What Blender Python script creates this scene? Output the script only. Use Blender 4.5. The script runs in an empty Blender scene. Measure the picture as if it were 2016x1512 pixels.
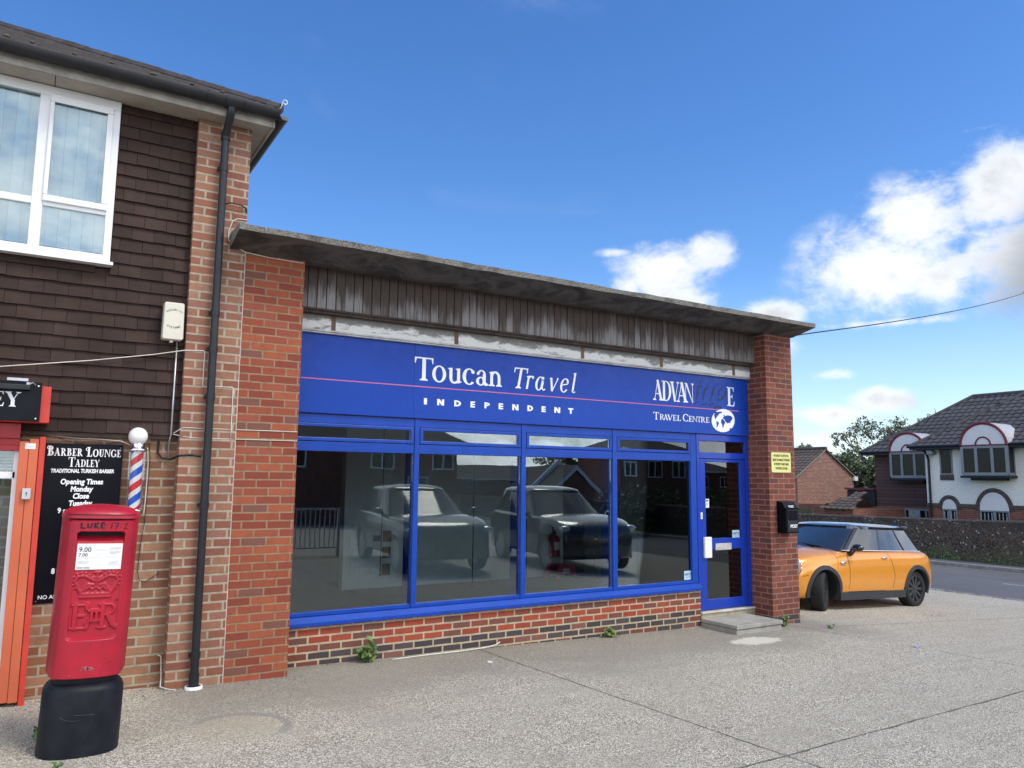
import bpy, bmesh, math, random
from math import sin, cos, pi, radians as R
from mathutils import Vector, Matrix
from mathutils.bvhtree import BVHTree
random.seed(7)
SC = bpy.context.scene
COL = SC.collection
# ------------------------------------------------------------------ camera
def make_camera():
    cd = bpy.data.cameras.new('camera'); ob = bpy.data.objects.new('camera', cd); COL.objects.link(ob)
    yaw, pitch, roll = R(31.6154), R(7.08), R(0.53)
    f = Vector((sin(yaw)*cos(pitch), cos(yaw)*cos(pitch), sin(pitch)))
    r = Vector((cos(yaw), -sin(yaw), 0)); u = r.cross(f)
    r2 = cos(roll)*r + sin(roll)*u; u2 = -sin(roll)*r + cos(roll)*u
    M = Matrix(((r2.x, u2.x, -f.x, 0), (r2.y, u2.y, -f.y, -7.25), (r2.z, u2.z, -f.z, 1.797), (0, 0, 0, 1)))
    ob.matrix_world = M
    cd.sensor_width = 36.0; cd.lens = 1510.0/2016.0*36.0
    cd.clip_start = 0.05; cd.clip_end = 3000
    SC.camera = ob
make_camera()
# ------------------------------------------------------------------ light, sky, exposure
SUN_AZ, SUN_EL = R(150), R(52)
def make_sun():
    l = bpy.data.lights.new('sun', 'SUN'); l.energy = 1.7; l.angle = R(20); l.color = (1.0, 0.94, 0.83)
    o = bpy.data.objects.new('sun', l); COL.objects.link(o)
    d = Vector((sin(SUN_AZ)*cos(SUN_EL), cos(SUN_AZ)*cos(SUN_EL), sin(SUN_EL)))
    o.rotation_euler = d.to_track_quat('Z', 'Y').to_euler(); o.location = (0, -20, 30)
make_sun()
SC.view_settings.view_transform = 'Standard'; SC.view_settings.look = 'None'
SC.view_settings.exposure = 0.47; SC.view_settings.gamma = 1.0
SC.cycles.max_bounces = 8; SC.cycles.transparent_max_bounces = 16
class NT:
    """small helper for building node trees"""
    def __init__(s, tree): s.t = tree
    def n(s, typ, **kw):
        nd = s.t.nodes.new(typ)
        for k, v in kw.items(): setattr(nd, k, v)
        return nd
    def link(s, a, b): s.t.links.new(a, b)
    def put(s, sock, v):
        if hasattr(v, 'node'): s.link(v, sock)
        else: sock.default_value = v
    def math(s, op, a, b=None, c=None, clamp=False):
        nd = s.n('ShaderNodeMath', operation=op); nd.use_clamp = clamp
        s.put(nd.inputs[0], a)
        if b is not None: s.put(nd.inputs[1], b)
        if c is not None: s.put(nd.inputs[2], c)
        return nd.outputs[0]
    def noise(s, vec, scale, detail=4, rough=.55, dist=0.0):
        nd = s.n('ShaderNodeTexNoise'); nd.inputs['Scale'].default_value = scale
        nd.inputs['Detail'].default_value = detail; nd.inputs['Roughness'].default_value = rough
        nd.inputs['Distortion'].default_value = dist
        if vec is not None: s.link(vec, nd.inputs['Vector'])
        return nd.outputs['Fac']
    def ramp(s, fac, stops, interp='LINEAR'):
        nd = s.n('ShaderNodeValToRGB'); cr = nd.color_ramp; cr.interpolation = interp
        while len(cr.elements) < len(stops): cr.elements.new(0.5)
        for e, (p, c) in zip(cr.elements, stops):
            e.position = p
            if not hasattr(c, '__len__'): c = (c, c, c)
            e.color = (c[0], c[1], c[2], 1)
        s.put(nd.inputs[0], fac); return nd.outputs[0]
    def mix(s, fac, a, b, blend='MIX'):
        nd = s.n('ShaderNodeMix', data_type='RGBA', blend_type=blend)
        s.put(nd.inputs[0], fac)
        for i, v in ((6, a), (7, b)):
            if not hasattr(v, 'node') and len(v) == 3: v = (*v, 1)
            s.put(nd.inputs[i], v)
        return nd.outputs[2]
    def smooth(s, v, lo, hi, a=0.0, b=1.0):
        nd = s.n('ShaderNodeMapRange', interpolation_type='SMOOTHSTEP')
        s.put(nd.inputs[0], v)
        for i, k in ((1, lo), (2, hi), (3, a), (4, b)): s.put(nd.inputs[i], k)
        return nd.outputs[0]
    def bump(s, h, strength=.4, dist=.01, normal=None):
        nd = s.n('ShaderNodeBump'); nd.inputs['Strength'].default_value = strength
        nd.inputs['Distance'].default_value = dist; s.link(h, nd.inputs['Height'])
        if normal is not None: s.link(normal, nd.inputs['Normal'])
        return nd.outputs[0]
    def sep(s, v):
        nd = s.n('ShaderNodeSeparateXYZ'); s.link(v, nd.inputs[0]); return nd.outputs
    def comb(s, x, y, z):
        nd = s.n('ShaderNodeCombineXYZ')
        for i, v in enumerate((x, y, z)): s.put(nd.inputs[i], v)
        return nd.outputs[0]
def make_world():
    w = bpy.data.worlds.new('World'); SC.world = w; w.use_nodes = True
    w.node_tree.nodes.clear(); T = NT(w.node_tree)
    sky = T.n('ShaderNodeTexSky', sky_type='NISHITA'); sky.sun_disc = False
    sky.sun_elevation = SUN_EL; sky.sun_rotation = SUN_AZ; sky.altitude = 80
    sky.air_density = 1.0; sky.dust_density = 0.35; sky.ozone_density = 3.2
    hs = T.n('ShaderNodeHueSaturation'); hs.inputs['Saturation'].default_value = 1.26; hs.inputs['Value'].default_value = 1.06; hs.inputs['Hue'].default_value = .508
    T.link(sky.outputs[0], hs.inputs['Color'])
    d = T.n('ShaderNodeTexCoord').outputs['Generated']
    x, y, z = T.sep(d)
    az = T.math('MULTIPLY', T.math('ARCTAN2', x, y), 57.2958)
    el = T.math('MULTIPLY', T.math('ARCSINE', z), 57.2958)
    # clouds: azimuth, elevation, half widths (degrees), weight, lean
    clouds = [(42.8, 15.2, 3.4, 2.6, 1.0), (45.9, 16.3, 2.4, 1.5, .85), (40.6, 14.2, 1.6, 1.4, .75), (43.6, 12.9, 3.0, 2.0, .95),
              (57.8, 14.2, 4.6, 3.3, 1.15), (59.8, 17.0, 3.2, 3.0, 1.05), (55.0, 14.2, 2.6, 2.0, .8), (61.0, 13.2, 3.0, 2.0, .95),
              (65.6, 18.2, 3.0, 2.8, 1.05), (67.0, 13.6, 4.2, 3.4, 1.2), (50.6, 11.6, 2.3, 1.1, .95), (47.0, 9.5, 4.5, 1.6, .8),
              (54.6, 7.4, 1.6, .5, .75), (57.7, 5.5, 2.3, .85, .95), (53.8, 4.6, 2.9, .8, .85), (53.4, 2.6, 3.2, .9, .75), (59.5, 2.0, 4, .8, .6),
              (58.4, 10.7, 4.6, .38, .72), (39.6, 16.7, 2.1, .36, .62), (64.0, 22.2, 1.6, .25, .30)]
    tot = None
    for a, e, ra, re, wt in clouds:
        q = T.math('ADD', T.math('POWER', T.math('DIVIDE', T.math('SUBTRACT', az, a), ra), 2.0), T.math('POWER', T.math('DIVIDE', T.math('SUBTRACT', el, e), re), 2.0))
        b = T.math('MULTIPLY', T.math('EXPONENT', T.math('MULTIPLY', q, -1.0)), wt)
        tot = b if tot is None else T.math('MAXIMUM', tot, b)
    mp = T.n('ShaderNodeMapping'); mp.inputs['Scale'].default_value = (1, 1, 1.5); T.link(d, mp.inputs[0])
    nz = T.noise(mp.outputs[0], 9.0, 9, .60, .35); nf = T.noise(mp.outputs[0], 34, 6, .65, .3)
    nb = T.noise(mp.outputs[0], 2.6, 6, .6, .2)
    # broken cloud sheet over the rest of the sky, behind the viewer
    behind = T.smooth(y, 0.12, -0.35, 0.0, .62)
    behind = T.math('ADD', behind, T.math('MULTIPLY', T.math('SUBTRACT', nb, .5), T.math('MULTIPLY', behind, 1.3)))
    tot = T.math('MAXIMUM', tot, behind)
    fld = T.math('ADD', tot, T.math('MULTIPLY', T.smooth(tot, .0, .35), T.math('ADD', T.math('MULTIPLY', T.math('SUBTRACT', nz, .5), 1.7), T.math('MULTIPLY', T.math('SUBTRACT', nf, .5), .8))))
    mask = T.smooth(fld, .14, .90)
    wisp = T.smooth(T.noise(mp.outputs[0], 3.2, 6, .62, .6), .55, .85, 0.0, .10)
    mask = T.math('MAXIMUM', mask, wisp)
    shade = T.smooth(T.noise(mp.outputs[0], 9.0, 7, .6, .3), .32, .68)
    dens = T.smooth(fld, .5, 1.1)
    low = T.smooth(T.math('ADD', T.math('SUBTRACT', az, 66), T.math('MULTIPLY', T.math('SUBTRACT', 15.0, el), .6)), -3.0, 2.0)
    ccol = T.mix(T.math('MULTIPLY', dens, shade), (5.6, 5.72, 5.9), (3.7, 3.9, 4.2))
    ccol = T.mix(low, ccol, (2.3, 2.55, 2.95))
    ccol = T.mix(T.smooth(y, 0.1, -0.3), ccol, T.mix(1.0, T.mix(T.smooth(nb, .3, .7), (4.6, 4.9, 5.4), (11, 11.3, 11.8)), T.comb(*[T.smooth(el, 24, 7, 1.0, 1.7)]*3), 'MULTIPLY'))
    # pale horizon
    hz = T.smooth(el, 16, 0, 0, .38)
    base = T.mix(hz, hs.outputs[0], (4.2, 5.4, 7.0))
    col = T.mix(mask, base, ccol)
    bg = T.n('ShaderNodeBackground'); bg.inputs['Strength'].default_value = 0.14; T.link(col, bg.inputs[0])
    out = T.n('ShaderNodeOutputWorld'); T.link(bg.outputs[0], out.inputs[0])
make_world()
# ------------------------------------------------------------------ materials
def new_mat(name):
    m = bpy.data.materials.new(name); m.use_nodes = True; m.node_tree.nodes.clear()
    T = NT(m.node_tree); b = T.n('ShaderNodeBsdfPrincipled'); o = T.n('ShaderNodeOutputMaterial'); T.link(b.outputs[0], o.inputs[0])
    return m, T, b
def mat(name, col, rough=.55, metal=0.0, var=.12, vscale=6.0, bump=0.0, bscale=60.0, col2=None, grit=0.0, coat=0.0, island=0.0, streak=False, spec=.4):
    m, T, b = new_mat(name)
    pos = T.n('ShaderNodeTexCoord').outputs['Object']
    v = pos
    if streak:
        mp = T.n('ShaderNodeMapping'); mp.inputs['Scale'].default_value = (1, 1, .12); T.link(pos, mp.inputs[0]); v = mp.outputs[0]
    n = T.noise(v, vscale, 5, .6)
    c2 = col2 if col2 else tuple(c*(1-var) for c in col); c1 = col if col2 else tuple(min(1, c*(1+var)) for c in col)
    c = T.mix(T.smooth(n, .3, .7), c1, c2)
    if grit:
        g = T.noise(pos, 90, 3, .7); c = T.mix(T.smooth(g, .62, .75, 0, grit), c, tuple(k*.35 for k in col))
    if island:
        rnd = T.n('ShaderNodeNewGeometry').outputs['Random Per Island']
        c = T.mix(1.0, c, T.ramp(rnd, [(0, 1-island), (1, 1+island)]), 'MULTIPLY')
    T.link(c, b.inputs['Base Color']); b.inputs['Metallic'].default_value = metal; b.inputs['Specular IOR Level'].default_value = spec
    T.put(b.inputs['Roughness'], T.math('ADD', rough-.06, T.math('MULTIPLY', n, .12), clamp=True))
    b.inputs['Coat Weight'].default_value = coat; b.inputs['Coat Roughness'].default_value = .05
    if bump: T.link(T.bump(T.noise(pos, bscale, 4, .65), bump, .01), b.inputs['Normal'])
    return m
def brick(name, stops, mortar, bw=.225, bh=.075, ms=.010, off=(0, 0), plinth=None, grime=.35, bumpd=.006, soft=1.0):
    m, T, b = new_mat(name)
    g = T.n('ShaderNodeNewGeometry'); px, py, pz = T.sep(g.outputs['Position']); nx, ny, nz = T.sep(g.outputs['True Normal'])
    side = T.math('GREATER_THAN', T.math('ABSOLUTE', nx), .6)
    u = T.math('ADD', T.math('ADD', T.math('MULTIPLY', px, T.math('SUBTRACT', 1.0, side)), T.math('MULTIPLY', py, side)), off[0])
    wob = T.noise(g.outputs['Position'], 7, 2, .5)
    v = T.math('ADD', pz, T.math('ADD', off[1], T.math('MULTIPLY', T.math('SUBTRACT', wob, .5), .006)))
    br = T.n('ShaderNodeTexBrick'); br.offset = .5; br.squash = 1.0
    T.link(T.comb(u, v, 0.0), br.inputs['Vector'])
    for k, val in (('Scale', 1.0), ('Mortar Size', ms), ('Mortar Smooth', .12), ('Bias', 0.0), ('Brick Width', bw), ('Row Height', bh)): br.inputs[k].default_value = val
    br.inputs['Color1'].default_value = (0, 0, 0, 1); br.inputs['Color2'].default_value = (1, 1, 1, 1); br.inputs['Mortar'].default_value = (.5, .5, .5, 1)
    c = T.ramp(br.outputs['Color'], stops, 'CONSTANT' if len(stops) > 4 else 'LINEAR')
    if plinth:
        c2 = T.ramp(br.outputs['Color'], [(0, (.035, .042, .05)), (.45, (.06, .06, .065)), (.6, (.16, .05, .035)), (.72, (.045, .05, .058)), (.88, (.2, .09, .07))], 'CONSTANT')
        c = T.mix(T.math('LESS_THAN', pz, plinth), c, c2)
    fine = T.noise(g.outputs['Position'], 55, 4, .7)
    blot = T.noise(g.outputs['Position'], 13, 3, .6)
    c = T.mix(T.smooth(blot, .48, .75, 0, .32*soft), c, tuple(k*.35+.02 for k in stops[1][1]))
    c = T.mix(T.smooth(fine, .35, .75, 0, .35*soft), c, tuple(k*.5 for k in stops[-1][1]))
    mc = T.mix(T.smooth(blot, .35, .7), mortar, tuple(k*.72 for k in mortar))
    c = T.mix(br.outputs['Fac'], c, mc)
    big = T.noise(g.outputs['Position'], 1.7, 5, .65)
    c = T.mix(T.smooth(big, .52, .8, 0, grime), c, (.05, .042, .035))
    T.link(c, b.inputs['Base Color']); b.inputs['Roughness'].default_value = .86
    h = T.math('SUBTRACT', T.math('MULTIPLY', fine, .35), br.outputs['Fac'])
    T.link(T.bump(h, .9, bumpd), b.inputs['Normal'])
    return m
def glass(name, tint=(.82, .88, .9), k=2.0, base=.02):
    m = bpy.data.materials.new(name); m.use_nodes = True; m.node_tree.nodes.clear(); T = NT(m.node_tree)
    tr = T.n('ShaderNodeBsdfTransparent'); tr.inputs[0].default_value = (*tint, 1)
    gl = T.n('ShaderNodeBsdfGlossy'); gl.inputs['Roughness'].default_value = 0.0; gl.inputs[0].default_value = (.95, 1, 1, 1)
    pos = T.n('ShaderNodeTexCoord').outputs['Object']
    T.link(T.bump(T.noise(pos, 1.3, 2, .5), .012, .05), gl.inputs['Normal'])
    fr = T.n('ShaderNodeFresnel'); fr.inputs[0].default_value = 1.5
    f = T.math('ADD', T.math('MULTIPLY', fr.outputs[0], k), base, clamp=True)
    mx = T.n('ShaderNodeMixShader'); T.link(f, mx.inputs[0]); T.link(tr.outputs[0], mx.inputs[1]); T.link(gl.outputs[0], mx.inputs[2])
    o = T.n('ShaderNodeOutputMaterial'); T.link(mx.outputs[0], o.inputs[0]); return m
def leaf_mat(name, a, b_, c3=None):
    m, T, b = new_mat(name)
    rnd = T.n('ShaderNodeNewGeometry').outputs['Random Per Island']
    T.link(T.ramp(rnd, [(0, a), (.6, b_), (1, c3 or tuple(k*1.35 for k in b_))]), b.inputs['Base Color'])
    b.inputs['Roughness'].default_value = .55
    b.inputs['Transmission Weight'].default_value = 0.0
    return m
def ground_mat():
    m, T, b = new_mat('exposed_aggregate_concrete')
    p = T.n('ShaderNodeNewGeometry').outputs['Position']; x, y, z = T.sep(p)
    vo = T.n('ShaderNodeTexVoronoi'); vo.inputs['Scale'].default_value = 95; T.link(p, vo.inputs['Vector'])
    vr, vg, vb = T.sep(vo.outputs['Color'])
    st = T.ramp(vr, [(0, (.13, .12, .105)), (.2, (.32, .295, .26)), (.5, (.52, .48, .425)), (.78, (.68, .635, .57)), (1, (.84, .80, .73))])
    gap = T.smooth(vo.outputs['Distance'], .38, .68)
    st = T.mix(T.math('MULTIPLY', gap, .85), st, (.125, .11, .092))
    vo2 = T.n('ShaderNodeTexVoronoi'); vo2.inputs['Scale'].default_value = 130; T.link(p, vo2.inputs['Vector'])
    fine = T.ramp(T.sep(vo2.outputs['Color'])[0], [(0, (.15, .14, .125)), (.6, (.38, .35, .31)), (1, (.60, .56, .50))])
    big = T.noise(p, .55, 5, .6); mid = T.noise(p, 2.3, 5, .62)
    c = T.mix(T.smooth(mid, .35, .72, .0, .55), st, fine)
    mpt = T.n('ShaderNodeMapping'); mpt.inputs['Scale'].default_value = (.35, 3.2, 1); mpt.inputs['Rotation'].default_value = (0, 0, -.05); T.link(p, mpt.inputs[0])
    c = T.mix(T.smooth(T.noise(mpt.outputs[0], 2.2, 4, .6), .45, .75, 0, .28), c, (.20, .18, .15))
    # strip of finer, darker speckle along the front of the buildings, fading outwards
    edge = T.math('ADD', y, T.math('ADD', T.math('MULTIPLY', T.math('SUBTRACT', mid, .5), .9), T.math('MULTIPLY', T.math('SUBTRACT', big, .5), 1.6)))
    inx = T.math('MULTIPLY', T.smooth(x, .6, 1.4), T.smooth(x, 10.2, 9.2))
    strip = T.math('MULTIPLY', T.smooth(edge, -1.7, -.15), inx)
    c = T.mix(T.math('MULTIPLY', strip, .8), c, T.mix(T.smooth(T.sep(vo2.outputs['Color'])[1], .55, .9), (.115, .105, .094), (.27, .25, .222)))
    c = T.mix(T.smooth(big, .35, .75, 0, .35), c, (.27, .245, .21))
    c = T.mix(T.smooth(T.noise(p, 5.5, 6, .7), .55, .8, 0, .35), c, (.11, .10, .09))
    # old round cover set in smooth mortar, and a pale spill of mortar by the step
    dx = T.math('SUBTRACT', x, 1.36); dy = T.math('SUBTRACT', y, -1.33)
    rr = T.math('ADD', T.math('SQRT', T.math('ADD', T.math('MULTIPLY', dx, dx), T.math('MULTIPLY', dy, dy))), T.math('MULTIPLY', T.math('SUBTRACT', mid, .5), .10))
    ring = T.math('MULTIPLY', T.smooth(rr, .30, .33), T.smooth(rr, .41, .37))
    ring = T.math('MULTIPLY', ring, T.smooth(T.math('ADD', dx, dy), -.15, .15))
    c = T.mix(T.math('MULTIPLY', ring, .75), c, (.20, .195, .19))
    c = T.mix(T.math('MULTIPLY', T.smooth(rr, .33, .28), .45), c, (.33, .29, .23))
    ex = T.math('SUBTRACT', x, 7.55); ey = T.math('SUBTRACT', y, -.66)
    er = T.math('SQRT', T.math('ADD', T.math('POWER', T.math('DIVIDE', ex, .42), 2.0), T.math('POWER', T.math('DIVIDE', ey, .2), 2.0)))
    er = T.math('ADD', er, T.math('MULTIPLY', T.math('SUBTRACT', T.noise(p, 9, 4, .6), .5), 1.1))
    c = T.mix(T.smooth(er, 1.05, .7, 0, .8), c, (.52, .50, .455))
    # joints between the slabs and a crack or two
    wob = T.math('MULTIPLY', T.math('SUBTRACT', T.noise(p, 3.0, 5, .7), .5), .05)
    def line(ax, ay, bx, by, w, lim=None):
        L = math.hypot(bx-ax, by-ay); nx_, ny_ = -(by-ay)/L, (bx-ax)/L
        dd = T.math('ABSOLUTE', T.math('ADD', T.math('ADD', T.math('MULTIPLY', x, nx_), T.math('MULTIPLY', y, ny_)), T.math('ADD', wob, -(ax*nx_+ay*ny_))))
        k = T.smooth(dd, w, w*.35)
        if lim: k = T.math('MULTIPLY', k, T.math('MULTIPLY', T.math('GREATER_THAN', x, lim[0]), T.math('LESS_THAN', x, lim[1])))
        return k
    J = line(4.25, .3, 4.51, -3.9, .013)
    for a in ((4.637, -3.556, 8.01, -3.417, .013), (8.85, .1, 9.05, -1.6, .012), (9.4, -.35, 13.2, -.55, .010, (9.3, 17)), (4.3, -7.9, 8.0, -7.75, .016)):
        J = T.math('MAXIMUM', J, line(*a))
    c = T.mix(1.0, c, (1.27, 1.255, 1.15), 'MULTIPLY')
    oil = T.math('MULTIPLY', T.smooth(T.noise(p, 1.3, 5, .6, .4), .62, .74), T.smooth(T.noise(p, 11, 4, .6), .3, .6))
    c = T.mix(T.math('MULTIPLY', oil, .25), c, (.10, .09, .078))
    c = T.mix(T.math('MULTIPLY', J, T.smooth(T.noise(p, 6, 4, .6), .3, .6, .25, .85)), c, (.045, .04, .032))
    T.link(c, b.inputs['Base Color']); b.inputs['Roughness'].default_value = .9
    h = T.math('SUBTRACT', T.math('MULTIPLY', T.math('SUBTRACT', 1.0, vo.outputs['Distance']), T.math('SUBTRACT', 1.0, T.math('MULTIPLY', strip, .6))), T.math('MULTIPLY', J, 2.0))
    T.link(T.bump(h, .75, .008), b.inputs['Normal'])
    return m
def road_mat():
    m, T, b = new_mat('worn_asphalt')
    p = T.n('ShaderNodeNewGeometry').outputs['Position']
    n = T.noise(p, 70, 3, .7); n2 = T.noise(p, .8, 5, .6)
    mp = T.n('ShaderNodeMapping'); mp.inputs['Scale'].default_value = (1.3, .05, 1); T.link(p, mp.inputs[0])
    tr = T.noise(mp.outputs[0], 1.2, 3, .5)
    c = T.mix(n, (.075, .077, .082), (.16, .16, .165)); c = T.mix(T.smooth(tr, .4, .7, 0, .5), c, (.17, .17, .175)); c = T.mix(T.smooth(n2, .4, .7, 0, .3), c, (.06, .06, .062))
    T.link(c, b.inputs['Base Color']); b.inputs['Roughness'].default_value = .85; T.link(T.bump(n, .4, .006), b.inputs['Normal']); return m
def slab_mat():
    m, T, b = new_mat('weathered_roof_concrete')
    p = T.n('ShaderNodeNewGeometry').outputs['Position']
    g = T.smooth(T.noise(p, 75, 4, .75), .3, .7); s = T.noise(p, 3.2, 6, .65, .8); l = T.noise(p, 14, 5, .7)
    c = T.mix(g, (.085, .078, .07), (.42, .40, .355)); c = T.mix(T.smooth(s, .48, .66, 0, .6), c, (.065, .06, .054))
    c = T.mix(T.smooth(l, .62, .72, 0, .55), c, (.27, .24, .15)); T.link(c, b.inputs['Base Color'])
    b.inputs['Roughness'].default_value = .92; T.link(T.bump(g, .8, .012), b.inputs['Normal']); return m
def board_mat():
    m, T, b = new_mat('weathered_board_stain')
    p = T.n('ShaderNodeNewGeometry'); rnd = p.outputs['Random Per Island']
    mp = T.n('ShaderNodeMapping'); mp.inputs['Scale'].default_value = (1, 1, .05); T.link(p.outputs['Position'], mp.inputs[0])
    mp2 = T.n('ShaderNodeMapping'); mp2.inputs['Scale'].default_value = (2.2, 1, .22); T.link(p.outputs['Position'], mp2.inputs[0])
    g = T.noise(mp.outputs[0], 90, 4, .65); k = T.noise(mp2.outputs[0], 12, 5, .68)
    c = T.mix(g, (.042, .030, .026), (.105, .076, .063))
    z = T.sep(p.outputs['Position'])[2]
    hz = T.smooth(z, 3.50, 3.84, .14, -.20)          # the finish has weathered off from the foot of each board up
    bare = T.math('ADD', T.math('ADD', T.math('MULTIPLY', k, .85), T.math('MULTIPLY', rnd, .26)), hz)
    c = T.mix(T.smooth(bare, .46, .80, 0, .82), c, T.mix(g, (.16, .15, .145), (.44, .43, .42)))
    T.link(c, b.inputs['Base Color']); b.inputs['Roughness'].default_value = .8; T.link(T.bump(g, .5, .004), b.inputs['Normal']); return m
def peel_mat():
    m, T, b = new_mat('peeling_white_paint')
    p = T.n('ShaderNodeNewGeometry').outputs['Position']
    mp = T.n('ShaderNodeMapping'); mp.inputs['Scale'].default_value = (.45, 1, 1.6); T.link(p, mp.inputs[0])
    n = T.noise(mp.outputs[0], 7, 7, .72, .5); z = T.sep(p)[2]
    k = T.math('ADD', n, T.smooth(z, 3.33, 3.44, -.02, .22))
    c = T.mix(T.smooth(k, .50, .62), (.76, .75, .70), T.mix(T.noise(p, 40, 3, .6), (.12, .115, .105), (.34, .33, .31)))
    T.link(c, b.inputs['Base Color']); b.inputs['Roughness'].default_value = .7; T.link(T.bump(n, .4, .006), b.inputs['Normal']); return m
def tile_roof_mat(name, col, lich=.3):
    m, T, b = new_mat(name)
    p = T.n('ShaderNodeNewGeometry'); rnd = p.outputs['Random Per Island']
    n = T.noise(p.outputs['Position'], 3, 5, .65); f = T.noise(p.outputs['Position'], 22, 4, .7)
    c = T.mix(n, tuple(k*.75 for k in col), tuple(k*1.3 for k in col)); c = T.mix(T.smooth(f, .60, .70, 0, lich), c, (.30, .29, .26))
    c = T.mix(.5, c, T.mix(1.0, c, T.ramp(rnd, [(0, .6), (1, 1.5)]), 'MULTIPLY'))
    T.link(c, b.inputs['Base Color']); b.inputs['Roughness'].default_value = .8; T.link(T.bump(f, .4, .01), b.inputs['Normal']); return m
def flint_mat():
    m, T, b = new_mat('flint_wall')
    p = T.n('ShaderNodeNewGeometry').outputs['Position']
    vo = T.n('ShaderNodeTexVoronoi'); vo.inputs['Scale'].default_value = 20; T.link(p, vo.inputs['Vector'])
    r_, g_, b_ = T.sep(vo.outputs['Color'])
    c = T.ramp(r_, [(0, (.018, .015, .014)), (.4, (.058, .040, .030)), (.7, (.11, .078, .056)), (.89, (.14, .115, .09)), (.96, (.40, .39, .37))], 'CONSTANT')
    c = T.mix(T.smooth(vo.outputs['Distance'], .42, .6, 0, .7), c, (.135, .098, .07))
    z = T.sep(p)[2]; n = T.noise(p, 1.1, 5, .65)
    c = T.mix(T.smooth(T.math('ADD', n, T.smooth(z, .3, -.5, -.1, .22)), .5, .75, 0, .75), c, (.10, .105, .05))
    c = T.mix(T.smooth(T.math('ADD', n, T.smooth(z, .1, .75, -.25, .2)), .5, .75, 0, .7), c, (.045, .036, .032))
    T.link(c, b.inputs['Base Color']); b.inputs['Roughness'].default_value = .85; T.link(T.bump(T.math('SUBTRACT', 1.0, vo.outputs['Distance']), .8, .03), b.inputs['Normal']); return m
def sign_blue_mat():
    m, T, b = new_mat('blue_sign_vinyl')
    p = T.n('ShaderNodeNewGeometry').outputs['Position']
    n = T.noise(p, 1.6, 5, .6); s = T.noise(p, 9, 6, .75, 1.5)
    c = T.mix(n, (.008, .047, .33), (.011, .066, .42)); c = T.mix(T.smooth(s, .60, .74, 0, .22), c, (.10, .16, .50))
    T.link(c, b.inputs['Base Color']); T.put(b.inputs['Roughness'], T.smooth(s, .3, .8, .22, .5)); b.inputs['Specular IOR Level'].default_value = .22; return m
def notice_mat(name, base, ink): pass
REDS = [(0, (.24, .046, .023)), (.2, (.30, .066, .029)), (.42, (.36, .088, .037)), (.62, (.26, .053, .028)), (.78, (.32, .079, .041)), (.92, (.19, .075, .055))]
REDS2 = [(0, (.16, .038, .026)), (.25, (.21, .052, .032)), (.5, (.245, .066, .040)), (.72, (.18, .045, .032)), (.9, (.125, .045, .04))]
RISER = [(0, (.32, .050, .026)), (.24, (.17, .066, .050)), (.42, (.38, .064, .030)), (.62, (.24, .062, .040)), (.78, (.14, .062, .052)), (.88, (.35, .066, .034))]
PALE = [(0, (.29, .112, .062)), (.2, (.32, .148, .085)), (.4, (.25, .088, .052)), (.58, (.36, .19, .115)), (.75, (.27, .12, .072)), (.9, (.30, .132, .095))]
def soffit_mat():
    m, T, b = new_mat('dark_mottled_soffit')
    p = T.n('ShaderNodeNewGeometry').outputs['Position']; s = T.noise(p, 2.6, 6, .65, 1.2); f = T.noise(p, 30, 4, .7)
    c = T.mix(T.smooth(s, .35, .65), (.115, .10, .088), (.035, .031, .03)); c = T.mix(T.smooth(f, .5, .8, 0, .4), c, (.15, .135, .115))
    T.link(c, b.inputs['Base Color']); b.inputs['Roughness'].default_value = .9; T.link(T.bump(f, .4, .008), b.inputs['Normal']); return m
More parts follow.
